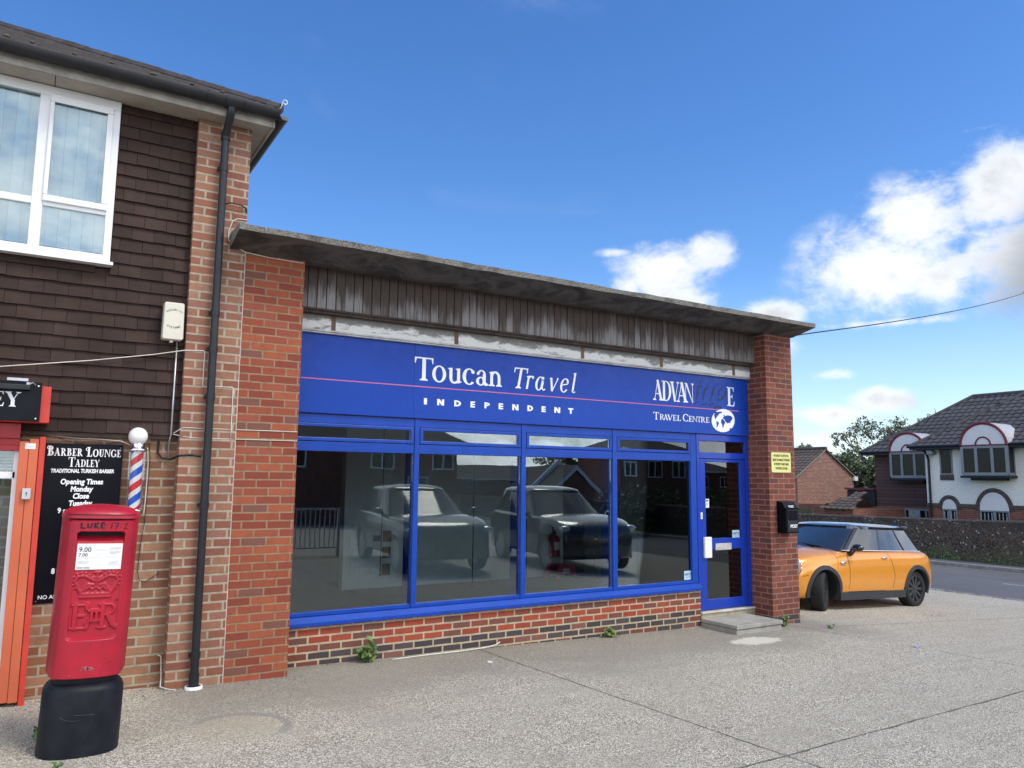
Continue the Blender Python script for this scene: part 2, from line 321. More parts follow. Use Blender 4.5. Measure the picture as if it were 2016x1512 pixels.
M = dict(
    slab_underside=soffit_mat(),
    pillar=brick('red_pillar_brick', REDS, (.32, .205, .12), bh=.0747, ms=.0078, grime=.15, off=(.075, .02), plinth=-.02),
    pillar_r=brick('dark_red_pillar_brick', REDS2, (.29, .175, .12), ms=.0082, bh=.0747, off=(.03, .02), plinth=-.03, grime=.25),
    riser=brick('mixed_red_riser_brick', RISER, (.50, .41, .27), off=(.11, -.112), plinth=.112, grime=.15),
    pale=brick('buff_pier_brick', PALE, (.43, .355, .265), bh=.0785, bw=.232, off=(.02, .0), grime=.22),
    buff=brick('buff_wall_brick', [(0, (.27, .115, .055)), (.2, (.33, .165, .085)), (.4, (.22, .088, .048)), (.58, (.35, .19, .105)), (.75, (.25, .12, .068)), (.9, (.30, .145, .085))], (.40, .33, .24), bh=.0785, bw=.232, off=(.1, .03), grime=.3),
    farbrick=brick('far_house_brick', [(0, (.26, .09, .065)), (.3, (.32, .13, .09)), (.6, (.22, .085, .062)), (.8, (.36, .17, .125)), (.92, (.19, .09, .075))], (.46, .36, .29), grime=.1),
    farred=brick('far_red_brick', [(0, (.22, .060, .035)), (.3, (.28, .085, .045)), (.6, (.2, .055, .035)), (.8, (.25, .075, .045)), (.92, (.16, .05, .035))], (.3, .2, .15), grime=.1),
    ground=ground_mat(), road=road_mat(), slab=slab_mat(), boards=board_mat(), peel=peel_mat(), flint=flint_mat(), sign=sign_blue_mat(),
    earth=mat('rough_grass_verge', (.10, .12, .05), .95, col2=(.07, .08, .035), vscale=.6),
    paving=mat('tarmac_footway', (.13, .13, .13), .9, var=.25, vscale=2, bump=.3), kerb=mat('kerb_stone', (.27, .26, .24), .85, var=.2, grit=.3),
    paint_line=mat('worn_road_paint', (.55, .55, .53), .7, col2=(.2, .2, .2), vscale=14), sett=mat('edge_setts', (.34, .33, .31), .85, col2=(.12, .12, .12), vscale=5),
    bluef=mat('blue_frame_paint', (.006, .054, .36), .35, var=.10, coat=.0, spec=.35), blued=mat('blue_door_paint', (.007, .042, .38), .30, var=.08, coat=.2),
    white=mat('white_upvc', (.80, .81, .81), .28, var=.03), offwhite=mat('aged_white_paint', (.68, .66, .60), .5, col2=(.46, .44, .39), vscale=5), whitev=mat('white_vinyl', (.86, .87, .88), .4, var=.02),
    grey=mat('brushed_aluminium', (.55, .56, .57), .35, .8), alu=mat('tarnished_aluminium', (.62, .61, .58), .45, .2, col2=(.42, .41, .39), vscale=9), chrome=mat('chrome', (.82, .82, .82), .08, 1.0, var=.02),
    pink=mat('pink_stripe_vinyl', (.62, .16, .30), .45, var=.05), ghost=mat('old_glue_marks', (.055, .065, .10), .8, col2=(.03, .04, .10), vscale=30),
    blackp=mat('black_plastic_pipe', (.016, .018, .022), .38, var=.15), black=mat('black_gloss_panel', (.004, .0045, .008), .25, var=.2, spec=.15), dark=mat('dark_void', (.012, .012, .013), .9),
    sleeve=mat('black_rubber_sleeve', (.007, .008, .013), .5, col2=(.013, .015, .022), vscale=9, spec=.22), red=mat('post_box_red', (.47, .011, .032), .42, col2=(.34, .010, .026), vscale=4.5, grit=.3, coat=.12, bump=.05, bscale=90),
    chip=mat('chipped_primer', (.42, .26, .22), .8, var=.3, vscale=40), ink=mat('black_marker_ink', (.02, .006, .02), .5),
    orange=mat('orange_frame_paint', (.62, .145, .062), .40, col2=(.54, .120, .055), vscale=2), redor=mat('red_orange_trim', (.58, .052, .035), .4, var=.08), redhead=mat('dark_red_header', (.33, .020, .022), .4, var=.1),
    tile=mat('brown_hung_tile', (.040, .0235, .0185), .75, var=.2, vscale=3, spec=.25, island=.22, bump=.25, bscale=50, grit=.1), rooft=tile_roof_mat('dark_roof_tile', (.052, .045, .045)), roofg=tile_roof_mat('grey_roof_tile', (.058, .056, .062), .22), roofb=tile_roof_mat('brown_far_roof_tile', (.085, .066, .055), .15),
    soffit=mat('cream_soffit', (.42, .38, .32), .6, col2=(.33, .295, .25), vscale=4), fasciab=mat('shade_toned_fascia_paint', (.40, .37, .32), .6, col2=(.25, .23, .20), vscale=6), gutter=mat('black_gutter', (.016, .017, .021), .45, var=.2),  # fascia and soffit paint darkened to carry the shade under the eaves
    wood=mat('dark_batten_wood', (.055, .035, .028), .75, var=.3, vscale=9), slip=mat('brown_joint_strip', (.16, .10, .07), .7),
    glass=glass('shop_glass', (.86, .92, .94), 1.75, .022), glass_up=glass('upper_glass', (.86, .93, .95), 2.2, .06), glass_far=mat('far_window_glass', (.010, .012, .014), .06, spec=.2), clear=glass('clear_tube', (1, 1, 1), .6, .0),
    carpet=mat('dark_carpet', (.040, .037, .040), .95, var=.25, vscale=90), plaster=mat('pale_partition', (.58, .60, .56), .8, var=.06), plaster2=mat('inner_wall_paint', (.26, .26, .25), .85, var=.1), ceil=mat('ceiling_tile', (.45, .45, .44), .9),
    blind=mat('vertical_blind_cloth', (.74, .78, .75), .8, col2=(.64, .69, .67), vscale=1.5, island=.16), brownp=mat('brown_card', (.24, .10, .042), .6), navyp=mat('navy_card', (.012, .03, .11), .6), socket=mat('white_socket', (.62, .63, .62), .5), extred=mat('extinguisher_red', (.30, .008, .012), .3), stoolp=mat('pink_plastic', (.50, .03, .09), .45), heater=mat('beige_enamel', (.45, .41, .33), .5), ply=mat('pale_paper', (.66, .67, .67), .8, var=.1),
    concrete=mat('step_concrete', (.40, .38, .34), .85, col2=(.28, .265, .235), vscale=5, bump=.4, bscale=70, grit=.35), render=mat('cream_render', (.44, .40, .29), .9, col2=(.3, .26, .17), vscale=8), yellow=mat('faded_yellow_notice', (.72, .70, .27), .5, var=.04), ylink=mat('dark_olive_ink', (.06, .075, .02), .6),
    abta=mat('pale_blue_sticker', (.45, .62, .74), .4), abtai=mat('sticker_navy_ink', (.02, .10, .25), .5), tyre=mat('tyre_rubber', (.016, .016, .017), .75, var=.2, vscale=20), rim=mat('dark_alloy', (.06, .062, .068), .38, .3), carorange=mat('orange_car_paint', (.80, .315, .036), .22, .2, var=.03, coat=.9), carblack=mat('gloss_black_roof', (.010, .012, .017), .08, coat=1.0), clad=mat('grey_arch_plastic', (.035, .037, .042), .6), carglass=mat('car_window_glass', (.016, .020, .022), .05, coat=.8, spec=.8), suvglass=mat('dark_car_glass', (.010, .013, .014), .08, spec=.45), seam=mat('panel_gap', (.01, .008, .006), .8),
    suv=mat('dark_green_grey_paint', (.018, .023, .024), .25, .3, var=.05, coat=.8), suv2=mat('charcoal_paint', (.022, .026, .030), .22, .3, var=.05, coat=.8), plate=mat('number_plate_white', (.7, .7, .68), .4), lens=mat('headlamp_lens', (.5, .53, .55), .08, .3),
    hwhite=brick('painted_white_brick', [(0, (.84, .83, .78)), (.5, (.86, .85, .80)), (.9, (.82, .81, .76))], (.82, .81, .77), grime=.04, bumpd=.002, soft=.12), hang=brick('brown_plank_hanging', [(0, (.105, .058, .052)), (.5, (.12, .066, .058)), (.9, (.092, .05, .045))], (.045, .026, .024), bw=9, bh=.16, ms=.012, grime=.05), hframe=mat('grey_window_frame', (.23, .25, .28), .5, var=.05), maroon=mat('maroon_trim', (.17, .022, .03), .5), lead=mat('pale_lead_roof', (.42, .43, .46), .5, var=.1, vscale=2), white_board=mat('white_arch_board', (.74, .72, .74), .5, var=.03), brickband=brick('dark_soldier_band', [(0, (.09, .075, .065)), (.9, (.12, .1, .085))], (.05, .045, .04), bw=.085, bh=.4), curtain=mat('pale_curtain', (.33, .35, .37), .8, var=.3, vscale=9), louvre=mat('black_louvre', (.016, .018, .022), .6), fence=mat('weathered_fence_board', (.15, .115, .075), .9, col2=(.10, .10, .05), vscale=2, streak=True),
    bark=mat('bark', (.085, .065, .05), .9, var=.3, vscale=12), leafd=leaf_mat('dark_leaf', (.055, .085, .036), (.10, .135, .058)), leafo=leaf_mat('olive_leaf', (.09, .105, .055), (.17, .18, .10)), leafw=leaf_mat('weed_leaf', (.035, .075, .018), (.095, .17, .045), (.2, .26, .06)),
    cablew=mat('white_cable', (.66, .64, .58), .5), cableb=mat('black_cable', (.015, .014, .014), .5), stripe_r=mat('pole_red', (.62, .022, .035), .3), stripe_b=mat('pole_blue', (.010, .095, .52), .3), opal=mat('opal_globe', (.82, .82, .79), .2, var=.02), cream=mat('cream_alarm_plastic', (.66, .63, .52), .4, var=.04), railw=mat('white_railing', (.6, .6, .6), .5))
# ------------------------------------------------------------------ mesh helpers
def wloc(o):
    v = Vector((0, 0, 0))
    while o is not None: v += o.location; o = o.parent
    return v
class MB:
    """collects shapes, then links them as one mesh object"""
    def __init__(s): s.v = []; s.f = []; s.k = 0
    def add(s, vs, fs):
        o = len(s.v); s.v += [tuple(p) for p in vs]; s.f += [tuple(i+o for i in f) for f in fs]; return s
    def box(s, x0, x1, y0, y1, z0, z1):
        return s.add([(x0, y0, z0), (x1, y0, z0), (x1, y1, z0), (x0, y1, z0), (x0, y0, z1), (x1, y0, z1), (x1, y1, z1), (x0, y1, z1)],
                     [(0, 3, 2, 1), (4, 5, 6, 7), (0, 1, 5, 4), (1, 2, 6, 5), (2, 3, 7, 6), (3, 0, 4, 7)])
    def prism(s, poly, y0, y1, ax='y'):
        """polygon in (x,z) pushed along y (or (y,z) along x, or (x,y) along z)"""
        f = {'y': lambda a, b, t: (a, t, b), 'x': lambda a, b, t: (t, a, b), 'z': lambda a, b, t: (a, b, t)}[ax]
        n = len(poly); vs = [f(a, b, y0) for a, b in poly] + [f(a, b, y1) for a, b in poly]
        return s.add(vs, [tuple(range(n)), tuple(range(2*n-1, n-1, -1))] + [(i, (i+1) % n, n+(i+1) % n, n+i) for i in range(n)])
    def flat(s, poly, y):
        s.k += 1; return s.add([(a, y - s.k*.00012, b) for a, b in poly], [tuple(range(len(poly)))])
    def tube(s, path, r, n=8, cap=True):
        P = [Vector(p) for p in path]; vs = []; prev = None
        for i, p in enumerate(P):
            t = (P[min(i+1, len(P)-1)] - P[max(i-1, 0)]).normalized()
            a = Vector((0, 0, 1)) if abs(t.z) < .9 else Vector((1, 0, 0))
            u = t.cross(a).normalized() if prev is None else (prev - t*prev.dot(t)).normalized()
            prev = u; w = t.cross(u); rr = r[i] if hasattr(r, '__len__') else r
            vs += [p + (u*cos(2*pi*k/n) + w*sin(2*pi*k/n))*rr for k in range(n)]
        fs = [(i*n+k, i*n+(k+1) % n, (i+1)*n+(k+1) % n, (i+1)*n+k) for i in range(len(P)-1) for k in range(n)]
        if cap: fs += [tuple(range(n))[::-1], tuple(range((len(P)-1)*n, len(P)*n))]
        return s.add(vs, fs)
    def lathe(s, prof, c=(0, 0, 0), n=32, ax='z', a0=0, a1=2*pi):
        full = abs(a1-a0-2*pi) < 1e-6; m = n if full else n+1; vs = []
        for r, h in prof:
            for k in range(m):
                a = a0+(a1-a0)*k/n; q = (r*cos(a), r*sin(a), h) if ax == 'z' else ((r*cos(a), h, r*sin(a)) if ax == 'y' else (h, r*cos(a), r*sin(a)))
                vs.append((c[0]+q[0], c[1]+q[1], c[2]+q[2]))
        fs = [(i*m+k, i*m+(k+1) % m, (i+1)*m+(k+1) % m, (i+1)*m+k) for i in range(len(prof)-1) for k in range(m if full else n)]
        return s.add(vs, fs)
    def ball(s, c, r, n=16, sc=(1, 1, 1)):
        vs = []; fs = []
        for i in range(n//2+1):
            for k in range(n):
                t = pi*i/(n//2); a = 2*pi*k/n
                vs.append((c[0]+r*sc[0]*sin(t)*cos(a), c[1]+r*sc[1]*sin(t)*sin(a), c[2]+r*sc[2]*cos(t)))
        for i in range(n//2):
            for k in range(n): fs.append((i*n+k, i*n+(k+1) % n, (i+1)*n+(k+1) % n, (i+1)*n+k))
        return s.add(vs, fs)
    def leaf(s, p, n, size, w=.5):
        n = Vector(n).normalized(); a = n.orthogonal().normalized(); q = Matrix.Rotation(random.uniform(0, 2*pi), 3, n); a = q @ a; b = n.cross(a); p = Vector(p)
        return s.add([p-a*size*.5, p+b*size*w*.5+n*size*.08, p+a*size*.5, p-b*size*w*.5+n*size*.08], [(0, 1, 2, 3)])
    def build(s, name, m, parent=None, smooth=False, local=False, bevel=0.0, sub=0, solid=None, world=None):
        me = bpy.data.meshes.new(name)
        off = Vector((0, 0, 0)) if local else (wloc(parent) if parent else (Vector(world) if world else Vector((0, 0, 0))))
        me.from_pydata([tuple(Vector(p)-off) for p in s.v], [], s.f)
        bm = bmesh.new(); bm.from_mesh(me); bmesh.ops.remove_doubles(bm, verts=bm.verts, dist=1e-6)
        bmesh.ops.recalc_face_normals(bm, faces=bm.faces); bm.to_mesh(me); bm.free()
        o = bpy.data.objects.new(name, me); COL.objects.link(o)
        if parent: o.parent = parent
        elif world: o.location = world
        me.materials.append(M[m] if isinstance(m, str) else m)
        if smooth:
            for p in me.polygons: p.use_smooth = True
        if bevel:
            md = o.modifiers.new('bevel', 'BEVEL'); md.width = bevel; md.segments = 2; md.limit_method = 'ANGLE'; md.angle_limit = R(35)
            md.harden_normals = False
        if sub:
            md = o.modifiers.new('sub', 'SUBSURF'); md.levels = sub; md.render_levels = sub
        return o
def tag(o, label=None, cat=None, group=None, kind=None):
    for k, v in (('label', label), ('category', cat), ('group', group), ('kind', kind)):
        if v: o[k] = v
    return o
def thing(name, label, cat, loc=(0, 0, 0), rot=(0, 0, 0), group=None):
    o = bpy.data.objects.new(name, None); COL.objects.link(o); o.location = loc; o.rotation_euler = rot; o.empty_display_size = .2
    return tag(o, label, cat, group)
def copy_tree(o, parent=None):
    c = o.copy(); COL.objects.link(c); c.parent = parent
    for ch in list(o.children): copy_tree(ch, c)
    return c
def smooth_by(o, ang=35):
    me = o.data
    for p in me.polygons: p.use_smooth = True
    bm = bmesh.new(); bm.from_mesh(me)
    for e in bm.edges:
        if len(e.link_faces) == 2 and e.calc_face_angle(0) > R(ang): e.smooth = False
    bm.to_mesh(me); bm.free(); return o
PROF = [(-90, .074), (-2, .074), (9, -.14), (17, -.54), (17.3, -.555), (320, -.60)]
def zg(x):
    for (a, za), (b, zb) in zip(PROF, PROF[1:]):
        if x <= b: return za+(zb-za)*(max(x, a)-a)/(b-a)
    return PROF[-1][1]
# ------------------------------------------------------------------ lettering
def sans(txt, m, parent, size, x, z, y, align='CENTER', bold=0.0, shear=0.0, xs=1.0, name='lettering', thick=.0008, spacing=1.0, rot=0.0, xyz=None):
    """built-in sans letters as a thin mesh facing -y, (x, z) is the baseline point"""
    c = bpy.data.curves.new('t', 'FONT'); c.body = txt; c.size = size; c.align_x = align; c.offset = bold*size; c.shear = shear; c.extrude = thick/2; c.space_character = spacing; c.resolution_u = 3
    o = bpy.data.objects.new('t', c); COL.objects.link(o); dg = bpy.context.evaluated_depsgraph_get(); dg.update()
    me = bpy.data.meshes.new_from_object(o.evaluated_get(dg)); bpy.data.objects.remove(o); bpy.data.curves.remove(c)
    vs = [v.co.copy() for v in me.vertices]; fs = [tuple(p.vertices) for p in me.polygons]; bpy.data.meshes.remove(me)
    b = MB(); ca, sa = cos(rot), sin(rot)
    out = []
    for v in vs:
        px, pz = v.x*xs, v.y; px, pz = px*ca-pz*sa, px*sa+pz*ca
        out.append((x+px, y-v.z, z+pz))
    b.add(out, fs)
    if m is None: return b
    return b.build(name, m, parent)
# serif glyphs: pieces in units of cap height
def arc(cx, cy, rx, ry, wx, wy, a0=0, a1=360, n=26):
    out = []
    for i in range(n):
        q = []
        for a in (a0+(a1-a0)*i/n, a0+(a1-a0)*(i+1)/n):
            c, s_ = cos(R(a)), sin(R(a)); q.append(((cx+rx*c, cy+ry*s_), (cx+(rx-wx)*c, cy+(ry-wy)*s_)))
        out.append([q[0][0], q[1][0], q[1][1], q[0][1]])
    return out
def rc(x0, y0, x1, y1): return [(x0, y0), (x1, y0), (x1, y1), (x0, y1)]
def dg_(x0, y0, x1, y1, w): return [(x0-w/2, y0), (x0+w/2, y0), (x1+w/2, y1), (x1-w/2, y1)]
def foot(xc, w, t, y=0, up=1): return [(xc-w/2, y), (xc+w/2, y), (xc+w/2, y+.03*up), (xc+t/2, y+.10*up), (xc-t/2, y+.10*up), (xc-w/2, y+.03*up)]
def disc(cx, cy, r): return [(cx+r*cos(2*pi*k/12), cy+r*sin(2*pi*k/12)) for k in range(12)]
def glyph(ch, t=.15, h=.05):
    """returns (pieces, width)"""
    s = t+.17
    if ch == 'T': return [rc(0, .94, .86, 1), [(0, .74), (.035, .74), (.09, .94), (0, .94)], [(.86, .74), (.825, .74), (.77, .94), (.86, .94)], rc(.43-t/2, .0, .43+t/2, .95), foot(.43, s+.04, t)], .86
    if ch == 'o': return arc(.34, .34, .34, .37, t*.95, h), .68
    if ch == 'u': return [rc(.10, .2, .10+t*.92, .66), [(0, .63), (.10+t*.92, .67), (.10, .57)], rc(.50, .05, .50+t*.92, .66), [(.40, .63), (.50+t*.92, .67), (.50, .57)], [(.50, .09), (.50, -.02), (.74, .05), (.74, .085), (.62, .1)]] + arc(.36, .22, .26, .25, t*.9, h*1.5, 180, 320), .74
    if ch == 'c': return arc(.33, .34, .33, .37, t, h, 48, 318) + [disc(.51, .56, t*.5)], .60
    if ch == 'a': return arc(.24, .18, .24, .2, t*.85, h, 0, 360) + arc(.27, .47, .22, .22, t*.7, h, 0, 160) + [rc(.49-t*.9, .1, .49, .5), disc(.10, .52, t*.42), [(.35, .12), (.49, .14), (.64, .05), (.62, .02), (.5, -.02), (.42, .0)]], .64
    if ch == 'n': return [rc(.08, 0, .08+t*.92, .64), [(0, .62), (.08+t*.92, .68), (.08, .55)], rc(.50, 0, .50+t*.92, .44), foot(.08+t*.46, s, t*.9), foot(.50+t*.46, s, t*.9)] + arc(.36, .40, .285, .285, t*.9, h*1.7, 0, 150), .76
    if ch == 'r': return [rc(.10, 0, .10+t*.9, .64), [(0, .62), (.10+t*.9, .67), (.10, .55)]] + arc(.36, .40, .24, .27, t*.6, h*1.6, 55, 165) + [disc(.47, .585, t*.48)], .55
    if ch == 'α': return arc(.26, .32, .26, .35, t*.9, h, 0, 360) + [rc(.50-t*.85, .1, .50, .66)] + arc(.58, .14, .14, .15, t*.6, h, 190, 330), .66
    if ch == 'v': return [dg_(.10, .66, .30, -.01, t*.9), dg_(.56, .62, .30, -.01, h*1.3), [(0, .60), (.02, .64), (.16, .67), (.1, .56)], disc(.55, .62, t*.36)], .62
    if ch == 'e': return arc(.30, .33, .30, .36, t*.95, h, 25, 325) + [[(.07, .30), (.50, .38), (.56, .46), (.07, .345)]] + arc(.34, .50, .22, .19, t*.5, h, -20, 90, 8), .58
    if ch == 'l': return [rc(.10, .1, .10+t*.9, 1), [(0, .97), (.10+t*.9, 1.03), (.10, .92)]] + arc(.26, .14, .16, .16, t*.6, h, 185, 325), .42
    if ch == 'A': return [dg_(.10, 0, .40, 1, h), dg_(.69, 0, .38, 1, t*1.06), rc(.20, .30, .60, .30+h), foot(.10, s*.8, h), foot(.69, s*1.05, t), [(.40-t*.52, 1), (.38+t*.5, 1), (.41, 1.03)]], .88
    if ch == 'D': return [rc(.10, 0, .10+t, 1), rc(0, 0, .40, h), rc(0, 1-h, .40, 1)] + arc(.38, .5, .44, .5, t*1.05, h, -90, 90), .84
    if ch == 'V': return [dg_(.16, 1, .44, 0, t*1.06), dg_(.76, 1, .44, 0, h), foot(.16, s*1.05, t, 1, -1), foot(.76, s*.8, h, 1, -1)], .92
    if ch == 'N': return [dg_(.13, 0, .13, 1, h), dg_(.82, 0, .82, 1, h), [(.06, 1), (.06+t*1.1, 1), (.845, 0), (.845-t*.3, -.02), (.80, 0)], foot(.13, s*.75, h), foot(.82, s*.75, h, 1, -1), rc(0, .965, .14, 1)], .95
    if ch == 'E': return [rc(.10, 0, .10+t, 1), rc(0, 0, .62, h), rc(0, 1-h, .60, 1), rc(.2, .5-h/2, .48, .5+h/2), [(.62, 0), (.66, .26), (.63, .26), (.54, h)], [(.60, 1), (.60, .77), (.575, .77), (.52, 1-h)], [(.48, .38), (.48, .64), (.46, .64), (.42, .52), (.42, .48), (.46, .38)]], .68
    if ch == 'R': return [rc(.10, 0, .10+t, 1), rc(0, 1-h, .38, 1), rc(.2, .47, .38, .47+h), foot(.10+t/2, s, t), dg_(.72, 0, .38, .5, t*.95), rc(.62, 0, .88, .03)] + arc(.36, .735, .30, .265, t, h, -90, 90), .86
    if ch == 'L': return [rc(.10, 0, .10+t, 1), rc(0, 0, .60, h), [(.60, 0), (.65, .28), (.62, .28), (.50, h)], foot(.10+t/2, s, t, 1, -1)], .66
    if ch == 'C': return arc(.46, .5, .46, .52, t*1.05, h, 42, 318) + [[(.80, .98), (.80, .68), (.775, .68), (.70, .90)], [(.84, .22), (.80, .24), (.72, .10), (.78, .10)]], .86
    if ch == 'O': return arc(.46, .5, .46, .52, t*1.05, h), .92
    if ch == 'B': return [rc(.10, 0, .10+t, 1), rc(0, 1-h, .36, 1), rc(.2, .50, .40, .50+h), rc(0, 0, .40, h)] + arc(.34, .76, .28, .24, t*.95, h, -90, 90) + arc(.37, .265, .33, .265, t, h, -90, 90), .74
    if ch == 'U': return [rc(.10, .28, .10+t, 1), rc(.68-h, .28, .68, 1), foot(.10+t/2, s, t, 1, -1), foot(.68-h/2, s*.75, h, 1, -1)] + arc(.39, .30, .29, .31, t, h, 180, 270, 10) + arc(.39, .30, .29, .31, h*1.1, h, 270, 360, 10), .80
    if ch == 'G': return arc(.46, .5, .46, .52, t*1.05, h, 42, 322) + [[(.80, .98), (.80, .68), (.775, .68), (.70, .90)], rc(.72-t*.2, .08, .72+t*.75, .44), rc(.58, .42, .92, .455)], .94
    if ch == 'Y': return [dg_(.13, 1, .42, .42, t*1.05), dg_(.72, 1, .42, .42, h), rc(.42-t/2, 0, .42+t/2, .45), foot(.42, s, t), foot(.13, s, t, 1, -1), foot(.72, s*.8, h, 1, -1)], .86
    if ch == 'I': return [rc(.10, 0, .10+t, 1), foot(.10+t/2, s, t), foot(.10+t/2, s, t, 1, -1)], .2+t
    return [], .3
def put_glyph(b, ch, x0, x1, z0, hgt, y, t=.15, h=.05, shear=0.0):
    pcs, w = glyph(ch, t, h); sx = (x1-x0)/w
    for pc in pcs:
        q = [(x0+px*sx+shear*pz*hgt, z0+pz*hgt) for px, pz in pc]
        b.flat(q, y)
        b.k = b.k % 12
def word(b, txt, x0, x1, z0, hgt, y, t=.15, h=.05, gap=.06, caps=1.0):
    """serif word fitted between x0 and x1; later letters scaled by caps (small capitals)"""
    items = []; X = 0
    for i, ch in enumerate(txt):
        if ch == ' ': X += .35; items.append(None); continue
        k = 1.0 if (i == 0 or txt[i-1] == ' ') else caps
        w = glyph(ch, t, h)[1]*k; items.append((ch, X, w, k)); X += w+gap
    sc = (x1-x0)/(X-gap)
    for it in items:
        if it: put_glyph(b, it[0], x0+it[1]*sc, x0+(it[1]+it[2])*sc, z0, hgt*it[3], y, t, h)
# ------------------------------------------------------------------ the setting
def make_ground():
    b = MB(); xs = [-90, -30, -10, -2, 0, 3, 6, 9, 10, 11, 12, 13, 14, 15, 16, 17.02]; ys = [-70, -40, -20, -10, -5, 0, 8, 30, 60]
    for x in xs:
        for y in ys: b.v.append((x, y, zg(x)))
    n = len(ys)
    b.f += [(i*n+j, (i+1)*n+j, (i+1)*n+j+1, i*n+j+1) for i in range(len(xs)-1) for j in range(n-1)]
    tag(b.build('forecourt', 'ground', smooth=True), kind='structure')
    b = MB().add([(-400, -500, -.72), (1200, -500, -.72), (1200, 900, -.72), (-400, 900, -.72)], [(0, 1, 2, 3)])
    tag(b.build('ground', 'earth'), kind='structure')
    b = MB().add([(17.03, -200, -.556), (22.42, -200, -.556), (22.42, 300, -.556), (17.03, 300, -.556)], [(0, 1, 2, 3)]).box(17.03, 22.42, -200, 300, -.71, -.60)
    tag(b.build('road', 'road'), kind='structure')
    tag(MB().box(22.40, 22.55, -200, 300, -.7, -.445).build('kerb', 'kerb', bevel=.015), kind='structure')
    tag(MB().box(22.551, 23.42, -200, 300, -.7, -.455).build('pavement', 'paving'), kind='structure')
    b = MB()
    for k in range(-8, 8):
        y = 2.48+k*6.0; b.add([(19.68, y-2.2, -.552), (19.78, y-2.2, -.552), (19.78, y, -.552), (19.68, y, -.552)], [(0, 1, 2, 3)])
    b.add([(22.27, -200, -.5525), (22.33, -200, -.5525), (22.33, 300, -.5525), (22.27, 300, -.5525)], [(0, 1, 2, 3)])
    tag(b.build('road_marking', 'paint_line'), kind='structure')
    b = MB()
    for k in range(-60, 120):
        for dx in (0, .17):
            y = k*.24+dx*.7+random.uniform(-.02, .02); b.box(17.02+dx, 17.15+dx, y, y+.2, -.7, -.545+random.uniform(-.004, .006))
    tag(b.build('edging', 'sett', bevel=.01), kind='structure')
make_ground()
